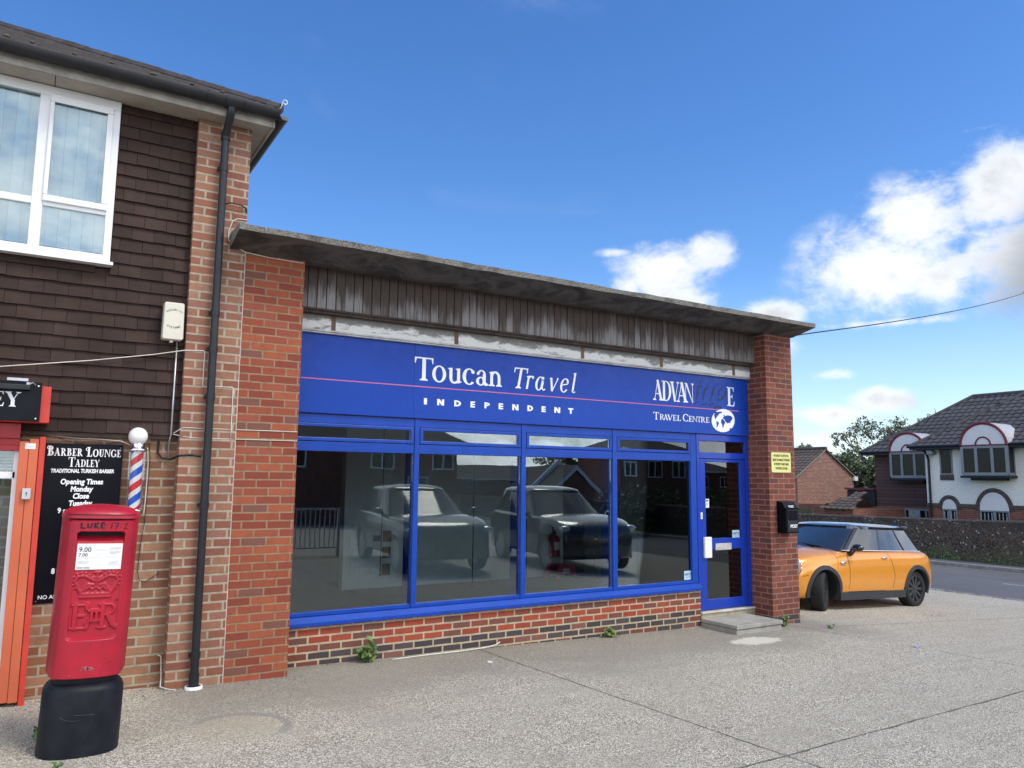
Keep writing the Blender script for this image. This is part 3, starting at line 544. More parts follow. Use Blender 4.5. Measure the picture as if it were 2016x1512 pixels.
# ------------------------------------------------------------------ travel shop
SX0, SX1 = 1.518, 9.215
def make_shop():
    t = thing('single_storey_shop', 'single storey brick shop with blue window frames and a flat concrete roof', 'shop', (5.3, .33, -.06))
    MB().box(SX0, 2.085, 0, .62, -.3, 3.883).build('brick_pillar', 'pillar', t)
    MB().box(8.662, SX1, 0, .62, -.4, 3.883).build('brick_pillar', 'pillar_r', t)
    MB().box(2.0851, 7.640, .33, .53, -.4, .372).build('stall_riser', 'riser', t)
    MB().box(SX0, 1.7, .621, 9.5, -.3, 3.86).box(8.98, SX1, .621, 9.5, -.5, 3.86).box(1.701, 8.979, 9.3, 9.5, -.5, 3.86).build('outer_wall', 'pillar_r', t)
    # roof slab: thin front edge, soffit falling towards the wall
    prof = [(-.40, 3.970), (-.405, 4.026), (9.6, 4.12), (9.6, 3.906), (.22, 3.906), (.0, 3.884)]
    b = MB(); xs = [1.375 + (9.262-1.375)*i/40 for i in range(41)]; n = len(prof); rr = random.Random(3)
    for x in xs:
        j = rr.uniform(-.006, .006); b.v += [(x, y+(j if y < -.3 else 0), z+(rr.uniform(-.005, .005) if y < -.3 else 0)) for y, z in prof]
    b.f += [(i*n+k, i*n+(k+1) % n, (i+1)*n+(k+1) % n, (i+1)*n+k) for i in range(40) for k in range(n)] + [tuple(range(n)), tuple(range(40*n, 41*n))]
    ro = b.build('roof', 'slab', t); ro.data.materials.append(M['slab_underside'])
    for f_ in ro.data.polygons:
        if f_.normal.z < -.5: f_.material_index = 1  # downward faces take the darker mottled material
    # vertical boards between the pillars
    b = MB(); x = 2.086; i = 0
    while x < 8.66:
        w = min(.0965, 8.661-x); j = rr.uniform(-.004, .004); b.box(x+.0045, x+w-.0045, .20+j, .225, 3.485, 3.906); x += w; i += 1
    b.build('board_cladding', 'boards', t)
    MB().box(2.086, 8.661, .226, .32, 3.44, 3.906).build('board_backing', 'wood', t)
    MB().box(2.086, 8.661, .185, .225, 3.462, 3.484).box(2.086, 8.661, .20, .30, 3.436, 3.461).build('batten', 'wood', t, bevel=.003)
    MB().box(2.087, 8.660, .282, .318, 3.286, 3.436).build('painted_strip', 'peel', t)
    for x in (2.484, 3.899, 5.657, 6.959, 8.326): MB().box(x-.022, x+.022, .274, .2815, 3.29, 3.436).build('joint_cover', 'slip', t)
    MB().box(2.087, 8.66, .268, .318, 3.268, 3.285).box(2.087, 8.66, .285, .325, 3.252, 3.267).build('drip_trim', 'alu', t, bevel=.002)
    # blue window: sill, outer frame, mullions, transom, opening lights
    MB().prism([(.36, .376), (.36, .445), (.335, .442), (.285, .395), (.285, .362), (.30, .362), (.31, .373)], 2.0852, 7.64, 'x').build('window_sill', 'bluef', t)
    fr = MB()
    mull = [(3.455, 3.512), (4.820, 4.882), (6.181, 6.251)]
    fr.box(2.0853, 2.13, .36, .44, .446, 2.436).box(7.535, 7.640, .36, .44, .446, 2.436)
    for a, b_ in mull: fr.box(a, b_, .35, .46, .446, 2.436)
    cols = [(2.1301, 3.4549), (3.5121, 4.8199), (4.8821, 6.1809), (6.2511, 7.5349)]
    for a, b_ in cols: fr.box(a, b_, .36, .44, 2.062, 2.16).box(a, b_, .36, .44, 2.345, 2.436).box(a, b_, .362, .44, .446, .485)
    w = fr.build('window_frame', 'bluef', t, bevel=.004)
    for a, b_ in cols:
        MB().box(a, b_, .398, .404, .4851, 2.0619).build('window_pane', 'glass', t)
        g = MB()
        g.box(a+.008, b_-.008, .352, .40, 2.165, 2.2).box(a+.008, b_-.008, .352, .40, 2.31, 2.342).box(a+.008, a+.045, .352, .40, 2.2001, 2.3099).box(b_-.045, b_-.008, .352, .40, 2.2001, 2.3099)
        o = g.build('opening_light', 'bluef', t, bevel=.004)
        MB().box(a+.0451, b_-.0451, .374, .380, 2.2001, 2.3099).build('pane', 'glass', o)
    # inner faces of the mullions (deep box sections)
    for a, b_ in mull: MB().box(a+.004, b_-.004, .461, .60, .45, 2.37).build('mullion_lining', 'bluef', t)
    MB().box(2.09, 2.13, .441, .6, .45, 2.37).build('mullion_lining', 'bluef', t)
    MB().box(2.0853, 7.64, .441, .60, .385, .45).build('inner_sill', 'bluef', t)
    # door
    d = MB().box(7.641, 7.690, .352, .45, .07, 2.436).box(8.60, 8.661, .352, .45, .07, 2.436).box(7.6901, 8.5999, .352, .45, 2.105, 2.19).box(7.6901, 8.5999, .352, .45, 2.345, 2.436).build('door_frame', 'blued', t, bevel=.004)
    MB().box(7.6901, 8.5999, .39, .396, 2.1901, 2.3449).build('fanlight', 'glass', t)
    k = MB().box(7.698, 7.806, .362, .412, .082, 2.10).box(8.487, 8.592, .362, .412, .082, 2.10).box(7.8061, 8.4869, .362, .412, 2.06, 2.10).box(7.8061, 8.4869, .362, .412, .87, 1.02).box(7.8061, 8.4869, .362, .412, .082, .215)
    door = k.build('door', 'blued', t, bevel=.004)
    MB().box(7.8061, 8.4869, .385, .391, 1.0201, 2.0599).box(7.8061, 8.4869, .385, .391, .2151, .8699).build('door_pane', 'glass', door)
    MB().box(7.738, 7.872, .325, .361, .768, 1.045).build('lock_guard', 'white', door, bevel=.008)
    MB().box(7.968, 8.275, .352, .3619, .862, .952).ball((8.04, .352, .907), .012, 10).ball((8.20, .352, .907), .012, 10).build('letter_plate', 'alu', door, bevel=.004)
    MB().box(7.70, 7.735, .355, .3618, 1.285, 1.375).box(7.713, 7.722, .345, .356, 1.31, 1.35).build('keyhole_plate', 'white', door, bevel=.003)
    MB().box(7.641, 8.661, .30, .46, .048, .0699).build('door_threshold', 'offwhite', t, bevel=.004)
    MB().box(7.6405, 8.661, .318, .6, -.35, .0475).build('threshold_base', 'render', t)
    # room behind the glass
    MB().box(1.7, 8.98, .601, 9.3, -.25, .05).build('carpet', 'carpet', t)
    MB().box(1.7, 8.98, .63, 9.3, 2.72, 2.76).build('ceiling', 'ceil', t)
    MB().box(2.086, 8.661, .351, .62, 2.437, 3.435).build('lintel', 'wood', t)
    MB().box(1.701, 1.72, .63, 9.29, -.02, 2.72).box(8.96, 8.979, .63, 9.29, -.02, 2.72).box(1.72, 8.96, 9.27, 9.29, -.02, 2.72).build('room_lining', 'plaster2', t)
    MB().box(4.225, 8.44, 4.60, 4.70, .05, 2.72).box(4.19, 4.224, 4.56, 4.74, .05, 2.72).build('partition', 'plaster', t)
    MB().box(8.441, 8.955, 4.62, 4.66, .05, 2.72).build('inner_door', 'gutter', t)
    for x, z in ((4.395, .575), (4.395, .447), (4.392, .321), (4.544, .324), (4.732, .319)): MB().box(x-.07, x+.07, 4.585, 4.5999, z-.045, z+.045).build('wall_socket', 'socket', t, bevel=.004)
    MB().box(4.30, 4.417, 4.585, 4.5999, .667, .869).build('fuse_box', 'socket', t, bevel=.004)
    return t
SHOP = make_shop()
def make_step():
    t = thing('door_step', 'low grey concrete doorstep of two slabs below the blue shop door', 'step', (8.05, -.02, -.13))
    MB().box(7.63, 8.47, -.29, .317, -.3, -.058).build('lower_slab', 'concrete', t, bevel=.006)
    MB().box(7.622, 8.482, -.305, .3169, -.053, -.004).build('top_slab', 'concrete', t, bevel=.008)
make_step()
def make_fascia():
    t = thing('shop_sign', 'long blue travel shop sign with white serif lettering, red line and globe', 'sign', (5.4, .33, 2.44))
    b = MB()
    for a, c in ((2.088, 3.4193), (3.4207, 5.3663), (5.3677, 7.3413), (7.3427, 8.659)): b.box(a, c, .33, .349, 2.444, 3.252)
    b.build('sign_panel', 'sign', t, bevel=.0012)
    MB().box(2.19, 8.46, .3272, .3296, 2.783, 2.794).build('stripe', 'pink', t)
    for x in (2.6, 3.62, 4.05, 4.28, 5.36, 5.9, 6.6, 7.34, 8.2): MB().ball((x, .3298, 3.232+.006*sin(x*9)), .006, 8).build('fixing_screw', 'chrome', t)
    def letter(ch, a, c, z0, hgt, tt, hh, shear=0.0):
        b = MB(); put_glyph(b, ch, a, c, z0, hgt, .3275, tt, hh, shear); b.build('letter', 'whitev', t)
    for ch, a, c in (('T', 3.421, 3.644), ('o', 3.632, 3.804), ('u', 3.820, 3.999), ('c', 4.009, 4.166), ('a', 4.184, 4.349), ('n', 4.352, 4.531)): letter(ch, a, c, 2.858, .255, .17, .055)
    for ch, a, c in (('T', 4.655, 4.842), ('r', 4.836, 4.945), ('α', 4.976, 5.125), ('v', 5.168, 5.30), ('e', 5.338, 5.46), ('l', 5.500, 5.585)): letter(ch, a, c, 2.858, .245, .155, .05, .2)
    y = .3273
    for a, c, ch in [(3.541, 3.577, 'I'), (3.70, 3.786, 'N'), (3.912, 3.996, 'D'), (4.117, 4.175, 'E'), (4.298, 4.37, 'P'), (4.486, 4.547, 'E'), (4.67, 4.757, 'N'), (4.881, 4.96, 'D'), (5.082, 5.141, 'E'), (5.266, 5.354, 'N'), (5.472, 5.55, 'T')]:
        z0, z1 = 2.597, 2.666; w = .026; H = z1-z0; b = MB()
        if ch == 'I': b.flat(rc(a, z0, c, z1), y)
        if ch == 'N': b.flat(rc(a, z0, a+w, z1), y); b.flat(rc(c-w, z0, c, z1), y); b.flat([(a, z1), (a+w*1.2, z1), (c, z0), (c-w*1.2, z0)], y)
        if ch in 'DP':
            b.flat(rc(a, z0, a+w, z1), y); lo, hi = (z0, z1) if ch == 'D' else (z0+H*.38, z1)
            for q in arc(a+w*.7, (lo+hi)/2, c-a-w*.7, (hi-lo)/2, w, .016, -90, 90, 14): b.flat(q, y)
        if ch == 'E':
            b.flat(rc(a, z0, a+w, z1), y)
            for zz in (z0, z0+H*.5-.008, z1-.016): b.flat(rc(a, zz, c, zz+.016), y)
        if ch == 'T': b.flat(rc(a, z1-.018, c, z1), y); b.flat(rc((a+c)/2-w/2, z0, (a+c)/2+w/2, z1), y)
        b.build('letter', 'whitev', t)
    for ch, a, c in (('A', 6.855, 7.028), ('D', 7.002, 7.176), ('V', 7.157, 7.324), ('A', 7.272, 7.478), ('N', 7.413, 7.588), ('E', 8.229, 8.385)): letter(ch, a, c, 2.852, .268, .19, .05)
    for ch, a, c, k in (('T', 6.85, 6.947, 1), ('R', 6.958, 7.044, .78), ('A', 7.025, 7.114, .78), ('V', 7.092, 7.197, .78), ('E', 7.193, 7.263, .78), ('L', 7.269, 7.345, .78), ('C', 7.374, 7.481, 1), ('E', 7.483, 7.56, .78), ('N', 7.552, 7.645, .78), ('T', 7.642, 7.715, .78), ('R', 7.711, 7.8, .78), ('E', 7.806, 7.874, .78)):
        letter(ch, a, c, 2.595, .098*k, .15, .07)
    b = MB()
    for path, w in (([(7.72, 3.172), (7.698, 3.126)], .02), ([(7.693, 3.096), (7.665, 3.0), (7.637, 2.91)], .036), ([(7.667, 3.087), (7.743, 3.089)], .015), ([(7.651, 2.874), (7.6, 2.849)], .022), ([(7.86, 3.097), (7.797, 3.037), (7.763, 2.91)], .030), ([(7.822, 2.859), (7.74, 2.836)], .026),
                    ([(7.984, 3.095), (7.905, 2.904)], .036), ([(7.966, 2.871), (7.878, 2.844)], .026), ([(8.135, 3.094), (8.076, 3.064), (8.058, 3.003), (8.095, 3.013)], .02), ([(8.218, 3.059), (8.189, 2.989), (8.114, 2.94), (8.051, 2.928)], .03), ([(8.11, 2.82), (8.048, 2.839), (7.974, 2.812), (7.994, 2.791)], .022)):
        for i in range(len(path)-1):
            p, q = Vector(path[i]), Vector(path[i+1]); d = (q-p).normalized(); nn = Vector((-d.y, d.x))*w/2; e = d*w*.15
            b.flat([tuple(p-e-nn), tuple(q+e-nn*.8), tuple(q+e+nn*.8), tuple(p-e+nn)], .3285)
    b.build('removed_letter_marks', 'ghost', t)
    out = [(8.372, 2.651), (8.365, 2.614), (8.346, 2.578), (8.317, 2.546), (8.28, 2.518), (8.235, 2.497), (8.186, 2.483), (8.135, 2.477), (8.085, 2.479), (8.037, 2.489), (7.995, 2.507), (7.961, 2.531), (7.935, 2.56), (7.919, 2.593), (7.915, 2.629), (7.922, 2.665), (7.939, 2.7), (7.967, 2.732), (8.004, 2.759), (8.047, 2.781), (8.096, 2.796), (8.147, 2.803), (8.198, 2.802), (8.246, 2.792), (8.289, 2.775), (8.325, 2.751), (8.352, 2.721), (8.368, 2.687)]
    gl = MB(); gl.prism(out, .3252, .3268); gl = gl.build('globe_emblem', 'whitev', t)
    land = [[(7.977, 2.746), (8.003, 2.755), (8.113, 2.764), (8.117, 2.746), (8.065, 2.732), (8.049, 2.713), (8.022, 2.686), (7.99, 2.658), (8.005, 2.644), (7.985, 2.654), (7.97, 2.687), (7.969, 2.724)],
            [(8.01, 2.63), (8.055, 2.606), (8.049, 2.584), (8.022, 2.545), (8.001, 2.534), (8.013, 2.571), (8.004, 2.607)], [(8.104, 2.653), (8.135, 2.662), (8.166, 2.637), (8.181, 2.612), (8.154, 2.581), (8.142, 2.54), (8.126, 2.535), (8.122, 2.576), (8.097, 2.612)],
            [(8.131, 2.676), (8.158, 2.7), (8.232, 2.719), (8.296, 2.714), (8.332, 2.686), (8.315, 2.659), (8.287, 2.635), (8.281, 2.613), (8.25, 2.615), (8.228, 2.599), (8.213, 2.617), (8.187, 2.623), (8.167, 2.659), (8.141, 2.666)],
            [(8.257, 2.53), (8.289, 2.542), (8.299, 2.528), (8.272, 2.512)], [(8.148, 2.714), (8.169, 2.727), (8.174, 2.708), (8.158, 2.7)]]
    b = MB()
    for p in land: b.prism(p, .3240, .3250)
    b.build('continents', 'sign', gl)
make_fascia()
def make_shop_contents():
    # card squares and papers inside the shop, each a thing of its own
    for i, (z0, z1) in enumerate(((.774, .949), (.514, .69), (.24, .424))):
        tag(MB().box(4.862, 5.0, 4.586, 4.5995, z0, z1).build('brown_card', 'brownp', world=(4.93, 4.59, z0)), ('topmost brown card in the column on the pale wall inside the shop', 'middle brown card in the column on the pale wall inside the shop', 'lowest brown card in the column on the pale wall inside the shop')[i], 'card', 'brown cards on the inner wall')
    tag(MB().box(4.695, 4.822, 4.586, 4.5995, .785, .881).build('navy_card', 'navyp', world=(4.75, 4.59, .78)), 'small dark blue card beside the brown cards inside the shop', 'card')
    ex, ez = 8.17, -.05
    t = thing('fire_extinguisher', 'red fire extinguisher hanging on the wall inside the shop', 'fire extinguisher', (ex, 4.51, .40))
    MB().lathe([(0, .45), (.09, .452), (.102, .47), (.102, .76), (.09, .81), (.035, .845), (.028, .87), (0, .87)], (ex, 4.49, ez), 24).build('cylinder', 'extred', t, smooth=True)
    MB().box(ex-.03, ex+.03, 4.46, 4.52, .87+ez, .90+ez).tube([(ex, 4.49, .88+ez), (ex-.06, 4.45, .93+ez)], .012).tube([(ex, 4.49, .91+ez), (ex-.07, 4.46, .98+ez)], .01).build('valve', 'dark', t)
    MB().tube([(ex-.03, 4.48, .88+ez), (ex-.12, 4.47, .82+ez), (ex-.13, 4.47, .62+ez), (ex-.10, 4.47, .55+ez)], .014).build('hose', 'dark', t)
    MB().lathe([(.1035, .58+ez), (.1035, .72+ez)], (ex, 4.49, 0), 16, a0=R(235), a1=R(300)).build('instruction_label', 'offwhite', t)
    sx = 8.10
    t = thing('step_stool', 'pink plastic step stool on the carpet inside the shop', 'stool', (sx, 4.2, .05))
    MB().box(sx-.19, sx+.20, 4.05, 4.35, .27, .305).build('seat', 'stoolp', t, bevel=.01)
    sp_ = [(sx-.22, .05), (sx-.15, .05), (sx-.13, .13), (sx+.14, .13), (sx+.16, .05), (sx+.23, .05), (sx+.195, .27), (sx-.185, .27)]
    for y_ in (4.03, 4.35): MB().prism(sp_, y_, y_+.02).build('side_panel', 'stoolp', t)
    MB().box(sx-.06, sx+.08, 4.022, 4.0298, .15, .24).build('sticker', 'offwhite', t)
    t = thing('storage_heater', 'beige storage heater with a slotted top inside the shop', 'heater', (8.05, 1.3, .05))
    MB().box(7.84, 8.26, 1.2, 1.42, .05, .885).build('casing', 'heater', t, bevel=.012)
    b = MB()
    for k in range(4): b.box(7.86, 8.24, 1.185, 1.199, .745+k*.032, .762+k*.032)
    b.build('top_grille', 'dark', t)
    for i, (x, y, z0) in enumerate(((3.162, .5, .8), (4.27, .5, .62), (4.992, .5, .62), (6.0, .5, .6), (6.708, .5, .55), (7.287, .5, .95))):
        b = MB(); b.tube([(x, y, 2.5), (x+.004, y, 1.6), (x, y, z0)], .006, 5).ball((x, y, z0-.015), .014, 8)
        o = b.build('blind_cord', 'cableb', world=(x, y, z0))
        tag(o, ('dark blind cord hanging behind the first window pane', 'dark blind cord nearest the second mullion, behind the second pane', 'dark blind cord behind the left edge of the third pane', 'dark blind cord behind the right part of the third pane', 'dark blind cord near the middle of the fourth pane', 'dark blind cord behind the right part of the fourth pane')[i], 'blind cord', 'blind cords inside the shop window')
    # loose paper banner behind the top lights
    t = thing('paper_banner', 'white curling paper banner with grey letters behind the third top light', 'banner', (5.4, .5, 2.2))
    xs = [4.90+.09*i for i in range(14)]; top = [2.245+.03*sin(i*.5)-.004*i*(i > 6) for i in range(14)]
    b = MB()
    for i in range(13): b.add([(xs[i], .47+.01*sin(i), 2.17), (xs[i+1], .47+.01*sin(i+1), 2.17), (xs[i+1], .48, top[i+1]), (xs[i], .48, top[i])], [(0, 1, 2, 3)])
    b.build('sheet', 'ply', t); sans('commercial', 'grey', t, .10, 5.05, 2.185, .455, 'LEFT', .01, xs=.9)
    for i, (x0, x1, zt) in enumerate(((4.45, 4.80, 2.26), (6.30, 6.62, 2.235))):
        b = MB().prism([(x0, 2.165), (x1, 2.165), (x1-.02, zt-.03), ((x0+x1)/2, zt), (x0+.08, zt-.045)], .468, .471)
        tag(b.build('paper_scrap', 'ply', world=(x0, .47, 2.165)), ('white torn paper scrap behind the second top light', 'white torn paper scrap behind the fourth top light')[i], 'paper', 'torn paper behind the top lights')
    for i, (x, z, y) in enumerate(((7.41, .495, .392), (8.325, 1.005, .379))):
        t = thing('window_sticker', ('pale blue square sticker low on the fourth window pane', 'pale blue square sticker on the glass of the blue door')[i], 'sticker', (x+.07, y, z), group='pale blue stickers on the glass')
        MB().box(x, x+.14, y, y+.001, z, z+.115).build('backing', 'abta', t); sans('ABTA', 'abtai', t, .045, x+.078, z+.055, y-.0006, bold=.02)
        MB().lathe([(.006, 0), (.014, 0)], (x+.02, y-.0004, z+.07), 14, 'y').box(x+.025, x+.115, y-.0005, y-.0002, z+.03, z+.036).build('mark', 'abtai', t)
    t = thing('door_notice', 'small white notice stuck to the upper glass of the blue door', 'notice', (7.85, .38, 1.44))
    MB().box(7.812, 7.885, .379, .3805, 1.435, 1.555).build('card', 'white', t); MB().box(7.83, 7.865, .378, .3787, 1.52, 1.54).box(7.84, 7.85, .378, .3787, 1.46, 1.5).build('print', 'dark', t)
make_shop_contents()
# ------------------------------------------------------------------ two storey building on the left
def make_left_building():
    t = thing('two_storey_building', 'two storey brick building with brown hung tiles, white upper window and black gutter', 'building', (-.5, .1, 0))
    MB().box(-8, 1.0515, .13, .4, -.3, 2.2).build('ground_floor_wall', 'buff', t)
    MB().box(1.052, 1.517, -.012, .5, -.3, 5.072).box(1.1, 1.5165, .5001, 9, -.3, 5.07).build('brick_pier', 'pale', t)
    MB().box(1.5171, 1.526, -.0005, .02, -.2, 3.95).build('mortar_joint', 'offwhite', t)
    MB().box(-8, 1.0, .12, .4, 2.2, 5.07).build('upper_wall', 'dark', t)
    # hung tiles, course by course, leaving the window hole
    b = MB(); rr = random.Random(11); g = .1135; z = 2.155; row = 0
    wx0, wx1, wz0, wz1 = -2.2, .415, 3.585, 5.072
    while z < 5.05:
        x = -2.9 + (row % 2)*.089 + rr.uniform(-.004, .004)
        while x < 1.05:
            w = .178; x0, x1 = x+.0015, min(x+w-.0015, 1.0505)
            z1 = min(z+.16, 5.071)
            if z1 > wz0 and z < wz1-.05:
                if x0 < wx1 and x1 > wx0:
                    if x1 > wx1+.03 and x0 < wx1: x0 = wx1+.003
                    elif z < wz0-.02: z1 = min(z1, wz0)
                    else: x += w; continue
            if x1-x0 > .02:
                a = rr.uniform(-.0025, .0025); c = rr.uniform(-.0035, .0035); yb = .058+rr.uniform(-.003, .002); yt = yb+.015*(z1-z)/.16; th = .012
                zb0, zb1 = z+a, z+a+c
                b.add([(x0, yb, zb0), (x1, yb, zb1), (x1, yt+.012, z1), (x0, yt+.012, z1), (x0, yb+th, zb0), (x1, yb+th, zb1), (x1, yt+th+.012, z1), (x0, yt+th+.012, z1)],
                      [(0, 1, 2, 3), (5, 4, 7, 6), (0, 4, 5, 1), (1, 5, 6, 2), (3, 2, 6, 7), (0, 3, 7, 4)])
            x += w
        z += g; row += 1
    b.build('hung_tiles', 'tile', t)
    MB().box(-8, 1.05, .075, .125, 2.118, 2.150).build('tile_batten', 'wood', t)
    # white upper window
    f = MB().box(-2.1, .412, .035, .12, 4.985, 5.069).box(.352, .412, .035, .12, 3.62, 4.9849).box(-2.1, .3519, .035, .12, 3.62, 3.675).box(-.195, -.112, .04, .12, 3.6751, 4.9849).box(-2.1, -.1951, .04, .12, 4.025, 4.085).box(-.1119, .3519, .04, .12, 4.025, 4.075).box(-1.35, -1.26, .04, .12, 3.6751, 4.0249)
    w = f.build('window_frame', 'white', t, bevel=.006)
    s = MB().box(-.118, .358, .018, .0349, 4.93, 4.995).box(-.118, .358, .018, .0349, 4.06, 4.115).box(-.118, -.085, .018, .0349, 4.1151, 4.9299).box(.310, .358, .018, .0349, 4.1151, 4.9299).build('opening_sash', 'white', w, bevel=.007)
    MB().box(-.1119, .3519, .052, .058, 4.0751, 4.9849).build('pane', 'glass_up', w); MB().box(-.1119, .3519, .062, .068, 3.6751, 4.0249).build('pane', 'glass_up', w)
    MB().box(-2.1, -.1951, .052, .058, 4.0851, 4.9849).build('pane', 'glass_up', w); MB().box(-1.2599, -.1951, .062, .068, 3.6751, 4.0249).build('pane', 'glass_up', w)
    MB().prism([(.12, 3.619), (.02, 3.619), (-.015, 3.605), (-.015, 3.583), (.12, 3.583)], -2.15, .435, 'x').build('window_sill', 'white', w)
    b = MB(); x = -2.05; rr = random.Random(2)
    while x < .34:
        a = rr.uniform(-.012, .012); b.add([(x, .105+a, 3.70), (x+.088, .105-a, 3.70), (x+.088, .105-a, 4.98), (x, .105+a, 4.98)], [(0, 1, 2, 3)]); x += .0895
    b.build('vertical_blind', 'blind', w)
    # eaves
    MB().box(-8, 1.66, -.185, .13, 5.074, 5.09).box(1.5175, 1.66, .1301, 9, 5.074, 5.09).build('soffit', 'soffit', t)
    fa = MB().box(-8, 1.664, -.207, -.1851, 5.062, 5.215).box(1.6601, 1.684, -.207, 9, 5.062, 5.215)
    fa.build('fascia_board', 'fasciab', t)
    MB().box(-.10, -.094, -.183, .13, 5.0725, 5.0738).build('soffit_joint', 'dark', t)
    g = MB(); prof = [(-.064*cos(a), -.072*sin(a)) for a in [pi*i/10 for i in range(11)]]
    def gut(path):   # path of (x, y, dirx, diry) with half-round section hanging in the outward direction
        n = len(prof)*2; vs = []
        for (x, y, ox, oy) in path:
            for k, (a, h) in enumerate(prof): vs.append((x+ox*(a), y+oy*(a), 5.195+h))
            for k, (a, h) in enumerate(reversed(prof)): vs.append((x+ox*a*.93, y+oy*a*.93, 5.195+h*.93))
        g.add(vs, [(i*n+k, i*n+(k+1) % n, (i+1)*n+(k+1) % n, (i+1)*n+k) for i in range(len(path)-1) for k in range(n)])
    gut([(-8, -.268, 0, -1), (1.745, -.268, -1, -1), (1.745, 9, -1, 0)])
    o = g.build('gutter', 'gutter', t); smooth_by(o)
    for x in (-1.6, .115, 1.08, 1.40): MB().lathe([(.070, -.02), (.075, -.02), (.075, .02), (.070, .02)], (x, -.268, 5.194), 14, 'x', a0=pi, a1=2*pi).build('gutter_bracket', 'blackp', t)
    MB().lathe([(.070, -.055), (.078, -.055), (.078, .055), (.070, .055)], (1.275, -.268, 5.194), 14, 'x', a0=pi, a1=2*pi).build('gutter_outlet', 'blackp', t)
    b = MB().tube([(1.275, -.268, 5.15), (1.275, -.268, 5.085), (1.275, -.225, 5.03), (1.274, -.10, 4.955), (1.274, -.075, 4.91)], .036, 12)
    b.tube([(1.274, -.075, 4.93), (1.272, -.075, .13)], .034, 14).tube([(1.272, -.075, .135), (1.272, -.075, -.03)], .041, 14)
    b.tube([(1.274, -.075, 4.96), (1.274, -.075, 4.89)], .041, 14)
    for z in (4.62, 3.26, 2.93, 2.50, 1.55, .28): b.tube([(1.273, -.075, z+.03), (1.273, -.075, z-.03)], .0385, 14).box(1.225, 1.32, -.045, -.0125, z-.014, z+.014)
    smooth_by(b.build('downpipe', 'blackp', t))
    MB().lathe([(.044, -.04), (.072, -.04), (.072, .035), (.060, .035), (.058, .03)], (1.272, -.075, .0), 20).build('drain_collar', 'white', t, smooth=True)
    # hipped tile roof
    k = .545; e = (1.72, -.235, 5.235); rr = random.Random(5); b = MB(); course = .10; i = 0
    d = 0.0
    while d < 3.0:
        z0 = e[2]+d*k; y0 = e[1]+d; xe = e[0]-d; x = -7 + (i % 2)*.0825
        while x < xe:
            x1 = min(x+.163, xe+.02); j = rr.uniform(-.004, .004)
            b.add([(x, y0-.012, z0+.018+j), (x1, y0-.012, z0+.018+j), (x1, y0+course*1.1, z0+.016+course*1.1*k), (x, y0+course*1.1, z0+.016+course*1.1*k), (x, y0-.012, z0+j), (x1, y0-.012, z0+j)], [(0, 1, 2, 3), (4, 5, 1, 0)])
            x += .165
        d += course; i += 1
    T_ = e; b.add([(-8, e[1]+.02, e[2]), (e[0]-.02, e[1]+.02, e[2]), (e[0]-3, e[1]+3, e[2]+3*k-.01), (-8, e[1]+3, e[2]+3*k-.01), (e[0]-.01, 9, e[2]), (e[0]-3, 9, e[2]+3*k-.01)], [(0, 1, 2, 3), (1, 4, 5, 2)])
    # hip tiles
    for q in range(34):
        a = Vector((e[0]-q*.088, e[1]+q*.088, e[2]+q*.088*k+.012)); c = a+Vector((-.1, .1, .1*k)); b.tube([tuple(a), tuple(c)], .055+rr.uniform(-.004, .004), 8)
    b.build('tile_roof', 'rooft', t)
    for x, yy in ((-.45, .02), (-.28, .1), (.02, .0), (.3, .12), (.62, .0), (.95, .08), (1.2, .03)):
        MB().ball((x, e[1]+yy, e[2]+yy*k+.035), rr.uniform(.012, .022), 8, (1.5, 1, .6)).build('moss_tuft', 'fence', t)
    sp = [(e[0]-.03, e[1]+.0, e[2]-.02), (e[0]+.0, e[1]-.03, e[2]+.02), (e[0]+.012, e[1]-.03, e[2]+.075)] + [(e[0]+.012+.022-.022*cos(a)*(1-a*.03), e[1]-.03, e[2]+.075+.024*sin(a)*(1-a*.03)) for a in [i*.5 for i in range(1, 13)]]
    MB().tube(sp, .006, 6).build('hip_iron', 'grey', t, smooth=True)
    # orange barber door set in the ground floor
    MB().box(-.123, -.060, -.05, .15, .07, 2.06).build('door_post', 'orange', t, bevel=.004); MB().box(-.0575, .006, -.052, .15, .065, 2.08).build('door_post', 'orange', t, bevel=.004)
    MB().box(.010, .052, -.045, .15, .0, 2.10).build('door_trim', 'redor', t, bevel=.004)
    MB().box(-2.2, -.1231, -.03, .15, 1.985, 2.08).box(-2.2, -.1231, -.045, .15, 2.081, 2.2).box(-2.2, -.1231, -.036, -.0301, 2.03, 2.04).build('door_header', 'redhead', t, bevel=.004)
    MB().box(-2.2, -.14, .02, .08, 1.77, 1.82).box(-.155, -.1231, .02, .08, .3, 1.9849).box(-2.2, -.155, .02, .08, .62, .70).build('window_frame', 'white', t)
    MB().box(-2.2, -.155, .05, .056, .3, 1.985).build('door_glass', 'glass', t)
    b = MB()
    for k2 in range(6): b.prism([(.085, 1.835+k2*.026), (.105, 1.850+k2*.026), (.105, 1.853+k2*.026), (.085, 1.838+k2*.026)], -2.2, -.16, 'x')
    b.build('slat_blind', 'white', t)
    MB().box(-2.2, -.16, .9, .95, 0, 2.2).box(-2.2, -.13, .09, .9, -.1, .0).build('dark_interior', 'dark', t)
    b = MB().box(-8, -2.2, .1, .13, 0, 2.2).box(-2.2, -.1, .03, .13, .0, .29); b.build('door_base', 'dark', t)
    MB().box(-.085, -.015, -.0545, -.0525, 2.0, 2.045).build('label_plate', 'white', t); MB().box(-.08, -.07, -.0553, -.0546, 2.03, 2.04).box(-.08, -.025, -.0553, -.0546, 2.018, 2.021).box(-.08, -.025, -.0553, -.0546, 2.008, 2.011).build('label_print', 'grey', t)
